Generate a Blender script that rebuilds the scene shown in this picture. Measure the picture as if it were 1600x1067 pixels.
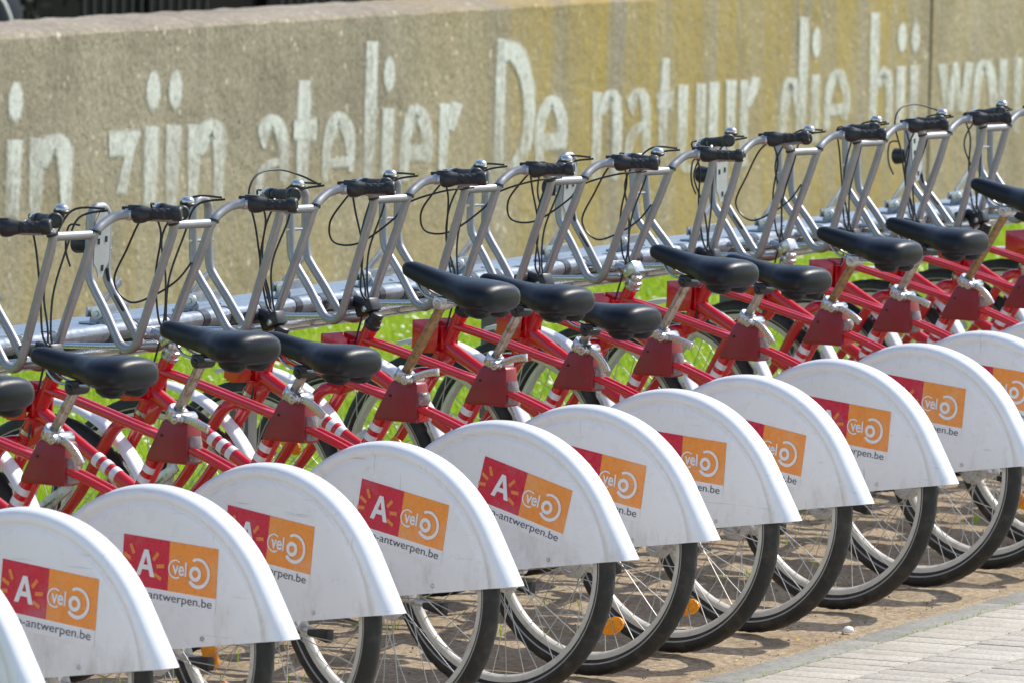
import bpy, bmesh, math, random
import numpy as np
from mathutils import Vector, Matrix, noise
R = math.radians
for _o in list(bpy.data.objects):
    bpy.data.objects.remove(_o)
sc = bpy.context.scene
COL = sc.collection

# ------------------------------------------------------------------ camera
cd = bpy.data.cameras.new('camera'); cam = bpy.data.objects.new('camera', cd); COL.objects.link(cam)
CR = ((0.396117, -0.917954, 0.021239), (0.063716, 0.050556, 0.996687), (0.915987, 0.393451, -0.078515))
CL = Vector((-14.149, -7.146, 2.272))
cam.matrix_world = Matrix(((CR[0][0], CR[1][0], -CR[2][0], CL.x), (CR[0][1], CR[1][1], -CR[2][1], CL.y),
                           (CR[0][2], CR[1][2], -CR[2][2], CL.z), (0, 0, 0, 1)))
cd.sensor_width = 36; cd.lens = 269.98; cd.clip_start = .5; cd.clip_end = 2000
cd.dof.use_dof = True; cd.dof.focus_distance = 18.6; cd.dof.aperture_fstop = 13
sc.camera = cam
# ------------------------------------------------------------------ sky, sun, exposure
SUN = Vector((.73, -.49, 1)).normalized()
world = bpy.data.worlds.new('World'); sc.world = world; world.use_nodes = True
wn = world.node_tree
bg = wn.nodes['Background']; sky = wn.nodes.new('ShaderNodeTexSky')
sky.sky_type = 'NISHITA'; sky.sun_disc = False
sky.sun_elevation = math.asin(SUN.z); sky.sun_rotation = math.atan2(SUN.x, SUN.y)
wn.links.new(sky.outputs[0], bg.inputs[0]); bg.inputs[1].default_value = .15
sd = bpy.data.lights.new('sun', 'SUN'); sun = bpy.data.objects.new('sun', sd); COL.objects.link(sun)
sd.energy = 3.4; sd.angle = R(.55); sd.color = (1, .955, .88)
sun.rotation_euler = SUN.to_track_quat('Z', 'Y').to_euler(); sun.location = (0, -10, 20)
sc.view_settings.view_transform = 'Standard'; sc.view_settings.look = 'None'
sc.view_settings.exposure = .56; sc.view_settings.gamma = 1; sc.view_settings.use_curve_mapping = False

# ------------------------------------------------------------------ helpers
class MB:
    def __init__(s): s.v = []; s.f = []
    def add(s, v, f):
        n = len(s.v); s.v += [tuple(p) for p in v]; s.f += [tuple(i + n for i in q) for q in f]; return s
    def box(s, c, d, m=None):
        v = [Vector(((i & 1) - .5, (i >> 1 & 1) - .5, (i >> 2) - .5)) for i in range(8)]
        v = [Vector((p.x * d[0], p.y * d[1], p.z * d[2])) for p in v]
        if m: v = [m @ p for p in v]
        return s.add([p + Vector(c) for p in v], [(0, 2, 3, 1), (4, 5, 7, 6), (0, 1, 5, 4), (2, 6, 7, 3), (0, 4, 6, 2), (1, 3, 7, 5)])
    def tube(s, path, r, seg=10, sm=0, cap=True, flat=1.0):
        P = [Vector(p) for p in path]
        if sm: P = crom(P, sm)
        n = len(P); rr = r if isinstance(r, (list, tuple)) else [r] * n
        if len(rr) != n: rr = [float(np.interp(i / (n - 1), np.linspace(0, 1, len(rr)), rr)) for i in range(n)]
        t = (P[1] - P[0]).normalized(); a = Vector((0, 0, 1)) if abs(t.z) < .9 else Vector((1, 0, 0))
        u = t.cross(a).normalized(); V = []
        for i in range(n):
            t = (P[min(i + 1, n - 1)] - P[max(i - 1, 0)]).normalized()
            u = (u - t * u.dot(t)).normalized(); w = t.cross(u)
            V += [P[i] + (u * math.cos(k * 2 * math.pi / seg) + w * flat * math.sin(k * 2 * math.pi / seg)) * rr[i] for k in range(seg)]
        F = [(i * seg + k, i * seg + (k + 1) % seg, (i + 1) * seg + (k + 1) % seg, (i + 1) * seg + k) for i in range(n - 1) for k in range(seg)]
        if cap: F += [tuple(range(seg))[::-1], tuple((n - 1) * seg + k for k in range(seg))]
        return s.add(V, F)
    def lathe(s, prof, c, ax, seg=24, closed=False):
        # prof: (radius, offset along the axis)
        ax = Vector(ax).normalized(); a = Vector((0, 0, 1)) if abs(ax.z) < .9 else Vector((1, 0, 0))
        u = ax.cross(a).normalized(); w = ax.cross(u); c = Vector(c); n = len(prof); V = []
        for r, h in prof:
            V += [c + ax * h + (u * math.cos(k * 2 * math.pi / seg) + w * math.sin(k * 2 * math.pi / seg)) * r for k in range(seg)]
        m = n if closed else n - 1
        F = [(i * seg + k, i * seg + (k + 1) % seg, ((i + 1) % n) * seg + (k + 1) % seg, ((i + 1) % n) * seg + k) for i in range(m) for k in range(seg)]
        return s.add(V, F)
    def prism(s, poly, x0, x1):
        # poly in (y, z), extruded along x
        n = len(poly)
        V = [(x0, p[0], p[1]) for p in poly] + [(x1, p[0], p[1]) for p in poly]
        return s.add(V, [tuple(range(n)), tuple(range(2 * n - 1, n - 1, -1))] + [(i, i + n, (i + 1) % n + n, (i + 1) % n) for i in range(n)])
    def mesh(s, name, mat, smooth=True, org=(0, 0, 0), bevel=0, angle=.7, solid=0):
        me = bpy.data.meshes.new(name)
        o = Vector(org)
        me.from_pydata([tuple(Vector(p) - o) for p in s.v], [], s.f)
        bm = bmesh.new(); bm.from_mesh(me)
        bmesh.ops.recalc_face_normals(bm, faces=bm.faces)
        if bevel:
            e = [e for e in bm.edges if e.is_manifold and e.calc_face_angle(0) > .5]
            bmesh.ops.bevel(bm, geom=e, offset=bevel, segments=2, profile=.5, affect='EDGES')
        if solid:
            bmesh.ops.solidify(bm, geom=bm.faces[:], thickness=solid)
        bm.to_mesh(me); bm.free()
        if smooth:
            me.polygons.foreach_set('use_smooth', [True] * len(me.polygons)); me.set_sharp_from_angle(angle=angle)
        me.materials.append(mat)
        return me
def crom(P, m):
    o = []
    for i in range(len(P) - 1):
        a, b, c, d = P[max(i - 1, 0)], P[i], P[i + 1], P[min(i + 2, len(P) - 1)]
        for j in range(m):
            t = j / m
            o.append(.5 * ((2 * b) + (c - a) * t + (2 * a - 5 * b + 4 * c - d) * t * t + (3 * b - a - 3 * c + d) * t ** 3))
    return o + [P[-1]]
def obj(name, me, parent=None, loc=(0, 0, 0), rot=(0, 0, 0)):
    o = bpy.data.objects.new(name, me); COL.objects.link(o); o.parent = parent; o.location = loc; o.rotation_euler = rot
    return o
def empty(name, loc, rz=0):
    o = bpy.data.objects.new(name, None); COL.objects.link(o); o.location = loc; o.rotation_euler = (0, 0, rz); o.empty_display_size = .1
    return o
def tag(o, label=None, cat=None, group=None, kind=None):
    for k, v in (('label', label), ('category', cat), ('group', group), ('kind', kind)):
        if v: o[k] = v
    return o

# ------------------------------------------------------------------ materials
def mat(name, base, rough=.5, metal=0, var=0, vscale=8, dirt=None, dscale=6, damt=.4, bump=0, bscale=60, coat=0, spec=.5, trans=0, rvar=0, stretch=(1, 1, 1), dthr=.5, coord='Object'):
    m = bpy.data.materials.new(name); m.use_nodes = True; nt = m.node_tree; N = nt.nodes; L = nt.links
    b = N['Principled BSDF']; b.inputs['Base Color'].default_value = (*base, 1); b.inputs['Roughness'].default_value = rough
    b.inputs['Metallic'].default_value = metal; b.inputs['Coat Weight'].default_value = coat; b.inputs['Coat Roughness'].default_value = .08
    b.inputs['Specular IOR Level'].default_value = spec; b.inputs['Transmission Weight'].default_value = trans
    if not (var or dirt or bump or rvar): return m
    tc = N.new('ShaderNodeTexCoord'); mp = N.new('ShaderNodeMapping'); L.new(tc.outputs[coord], mp.inputs[0]); mp.inputs['Scale'].default_value = stretch
    oi = N.new('ShaderNodeObjectInfo'); ad = N.new('ShaderNodeVectorMath'); ad.operation = 'ADD'
    sm = N.new('ShaderNodeMath'); sm.operation = 'MULTIPLY'; sm.inputs[1].default_value = 37.; L.new(oi.outputs['Random'], sm.inputs[0])
    L.new(mp.outputs[0], ad.inputs[0]); L.new(sm.outputs[0], ad.inputs[1]); V = ad.outputs[0]
    def nz(s, det=6):
        n = N.new('ShaderNodeTexNoise'); n.inputs['Scale'].default_value = s; n.inputs['Detail'].default_value = det; n.inputs['Roughness'].default_value = .6; L.new(V, n.inputs[0]); return n.outputs[0]
    col = None
    if var:
        r = N.new('ShaderNodeMapRange'); L.new(nz(vscale), r.inputs[0]); r.inputs[1].default_value = .3; r.inputs[2].default_value = .7
        r.inputs[3].default_value = 1 - var; r.inputs[4].default_value = 1 + var
        x = N.new('ShaderNodeVectorMath'); x.operation = 'SCALE'; x.inputs[0].default_value = base; L.new(r.outputs[0], x.inputs['Scale']); col = x.outputs[0]
    if dirt:
        r = N.new('ShaderNodeMapRange'); L.new(nz(dscale, 9), r.inputs[0]); r.inputs[1].default_value = dthr; r.inputs[2].default_value = dthr + .18; r.inputs[4].default_value = damt
        x = N.new('ShaderNodeMix'); x.data_type = 'RGBA'; L.new(r.outputs[0], x.inputs[0]); x.inputs[7].default_value = (*dirt, 1)
        if col: L.new(col, x.inputs[6])
        else: x.inputs[6].default_value = (*base, 1)
        col = x.outputs[2]
    if col: L.new(col, b.inputs['Base Color'])
    if rvar:
        r = N.new('ShaderNodeMapRange'); L.new(nz(vscale * 2.3), r.inputs[0]); r.inputs[1].default_value = .3; r.inputs[2].default_value = .7
        r.inputs[3].default_value = max(rough - rvar, .02); r.inputs[4].default_value = rough + rvar; L.new(r.outputs[0], b.inputs['Roughness'])
    if bump:
        bp = N.new('ShaderNodeBump'); bp.inputs['Strength'].default_value = 1; bp.inputs['Distance'].default_value = bump; L.new(nz(bscale), bp.inputs['Height']); L.new(bp.outputs[0], b.inputs['Normal'])
    return m
M = dict(
    red=mat('red_paint', (.54, .004, .010), .22, var=.10, vscale=10, coat=.7, rvar=.06, dirt=(.34, .08, .06), dscale=26, damt=.35, dthr=.62, bump=.0005, bscale=35),
    white=mat('white_plastic', (.72, .73, .75), .27, var=.03, vscale=5, dirt=(.40, .37, .32), dscale=11, damt=.6, dthr=.61, rvar=.1, coat=.15, bump=.0004, bscale=40),
    fwhite=mat('white_fender_paint', (.76, .76, .77), .3, var=.04, dirt=(.4, .38, .34), dscale=20, damt=.4, dthr=.6),
    band=mat('white_band_tape', (.74, .74, .75), .4, var=.06, vscale=60),
    saddle=mat('saddle_vinyl', (.006, .0075, .011), .38, var=.25, vscale=14, bump=.0004, bscale=420, spec=.3, rvar=.06, dirt=(.02, .02, .02), dscale=18, damt=.2, dthr=.58),
    black=mat('black_plastic', (.014, .014, .015), .42, var=.3, vscale=50, dirt=(.07, .065, .06), dscale=60, damt=.35),
    rubber=mat('grip_rubber', (.016, .016, .017), .55, var=.3, vscale=90, dirt=(.08, .075, .07), dscale=90, damt=.3),
    cable=mat('cable_sheath', (.010, .010, .011), .4),
    alu=mat('brushed_aluminium_tube', (.33, .328, .335), .46, metal=.7, var=.10, vscale=20, rvar=.1, dirt=(.12, .10, .085), dscale=42, damt=.75, dthr=.66),
    chrome=mat('polished_alloy', (.52, .515, .51), .27, metal=.92, var=.05, vscale=60, rvar=.06),
    post=mat('weathered_seat_post', (.42, .39, .34), .34, metal=.9, var=.15, vscale=50, dirt=(.19, .125, .06), dscale=50, damt=.85, dthr=.46, rvar=.12),
    rustpost=mat('grease_browned_seat_post', (.30, .19, .085), .42, metal=.7, var=.25, vscale=80, dirt=(.14, .075, .03), dscale=90, damt=.8, rvar=.1),
    galv=mat('galvanised_steel', (.31, .335, .37), .36, metal=.8, var=.16, vscale=26, dirt=(.22, .20, .18), dscale=14, damt=.55, dthr=.5, rvar=.12, bump=.0006, bscale=90),
    galvd=mat('dull_galvanised_channel', (.30, .28, .25), .5, metal=.6, var=.2, vscale=18, dirt=(.14, .11, .085), dscale=12, damt=.6, dthr=.48),
    greypost=mat('grey_painted_post', (.15, .148, .14), .55, var=.12, vscale=12, dirt=(.08, .075, .065), dscale=9, damt=.5),
    bandd=mat('dark_rubber_band', (.018, .02, .024), .35, var=.2, vscale=40),
    tyre=mat('tyre_rubber', (.016, .015, .014), .6, var=.3, vscale=18, dirt=(.075, .060, .045), dscale=26, damt=.5, dthr=.50, bump=.0008, bscale=150),
    rim=mat('alloy_rim', (.60, .575, .52), .38, metal=.15, var=.08, vscale=25, dirt=(.3, .26, .2), dscale=24, damt=.5, dthr=.55),
    refl=mat('reflective_tyre_stripe', (.30, .30, .285), .5, var=.15, vscale=70),
    spoke=mat('steel_spoke', (.50, .49, .46), .5, metal=.6),
    hub=mat('hub_alloy', (.58, .57, .55), .36, metal=.45, var=.15, vscale=60, dirt=(.14, .11, .08), dscale=50, damt=.6),
    bag=mat('dark_red_housing', (.24, .010, .014), .36, var=.12, vscale=20, bump=.0006, bscale=160, dirt=(.10, .04, .035), dscale=26, damt=.4, dthr=.56),
    lens=mat('clear_tail_lens', (.50, .46, .46), .06, trans=.7, var=.35, vscale=90, bump=.001, bscale=200),
    lensr=mat('red_tail_lens', (.75, .02, .015), .15, trans=.2, bump=.001, bscale=200),
    amber=mat('amber_reflector', (1.0, .36, .006), .14, trans=.15, var=.2, vscale=220, bump=.0015, bscale=260),
    dred=mat('sticker_crimson', (.60, .015, .055), .3, var=.06, vscale=30, dirt=(.52, .14, .17), dscale=9, damt=.75, dthr=.50, rvar=.15),
    dora=mat('sticker_orange', (.88, .30, .055), .3, var=.05, vscale=30, dirt=(.82, .42, .18), dscale=9, damt=.65, dthr=.50, rvar=.15),
    dwht=mat('sticker_white', (.80, .80, .81), .3, var=.02, vscale=30, dirt=(.6, .59, .57), dscale=20, damt=.35, dthr=.58),
    dink=mat('sticker_dark_ink', (.045, .045, .05), .35, var=.1, vscale=60),
    dray=mat('sticker_ray_orange', (.80, .24, .06), .3),
    lamp=mat('grey_lamp_plate', (.50, .51, .52), .35, metal=.35, var=.08, vscale=30),
    kerb=mat('kerb_concrete', (.27, .258, .222), .9, var=.14, vscale=9, dirt=(.13, .12, .10), dscale=75, damt=.75, dthr=.50, bump=.003, bscale=120, coord='Generated' if False else 'Object'),
)

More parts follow.
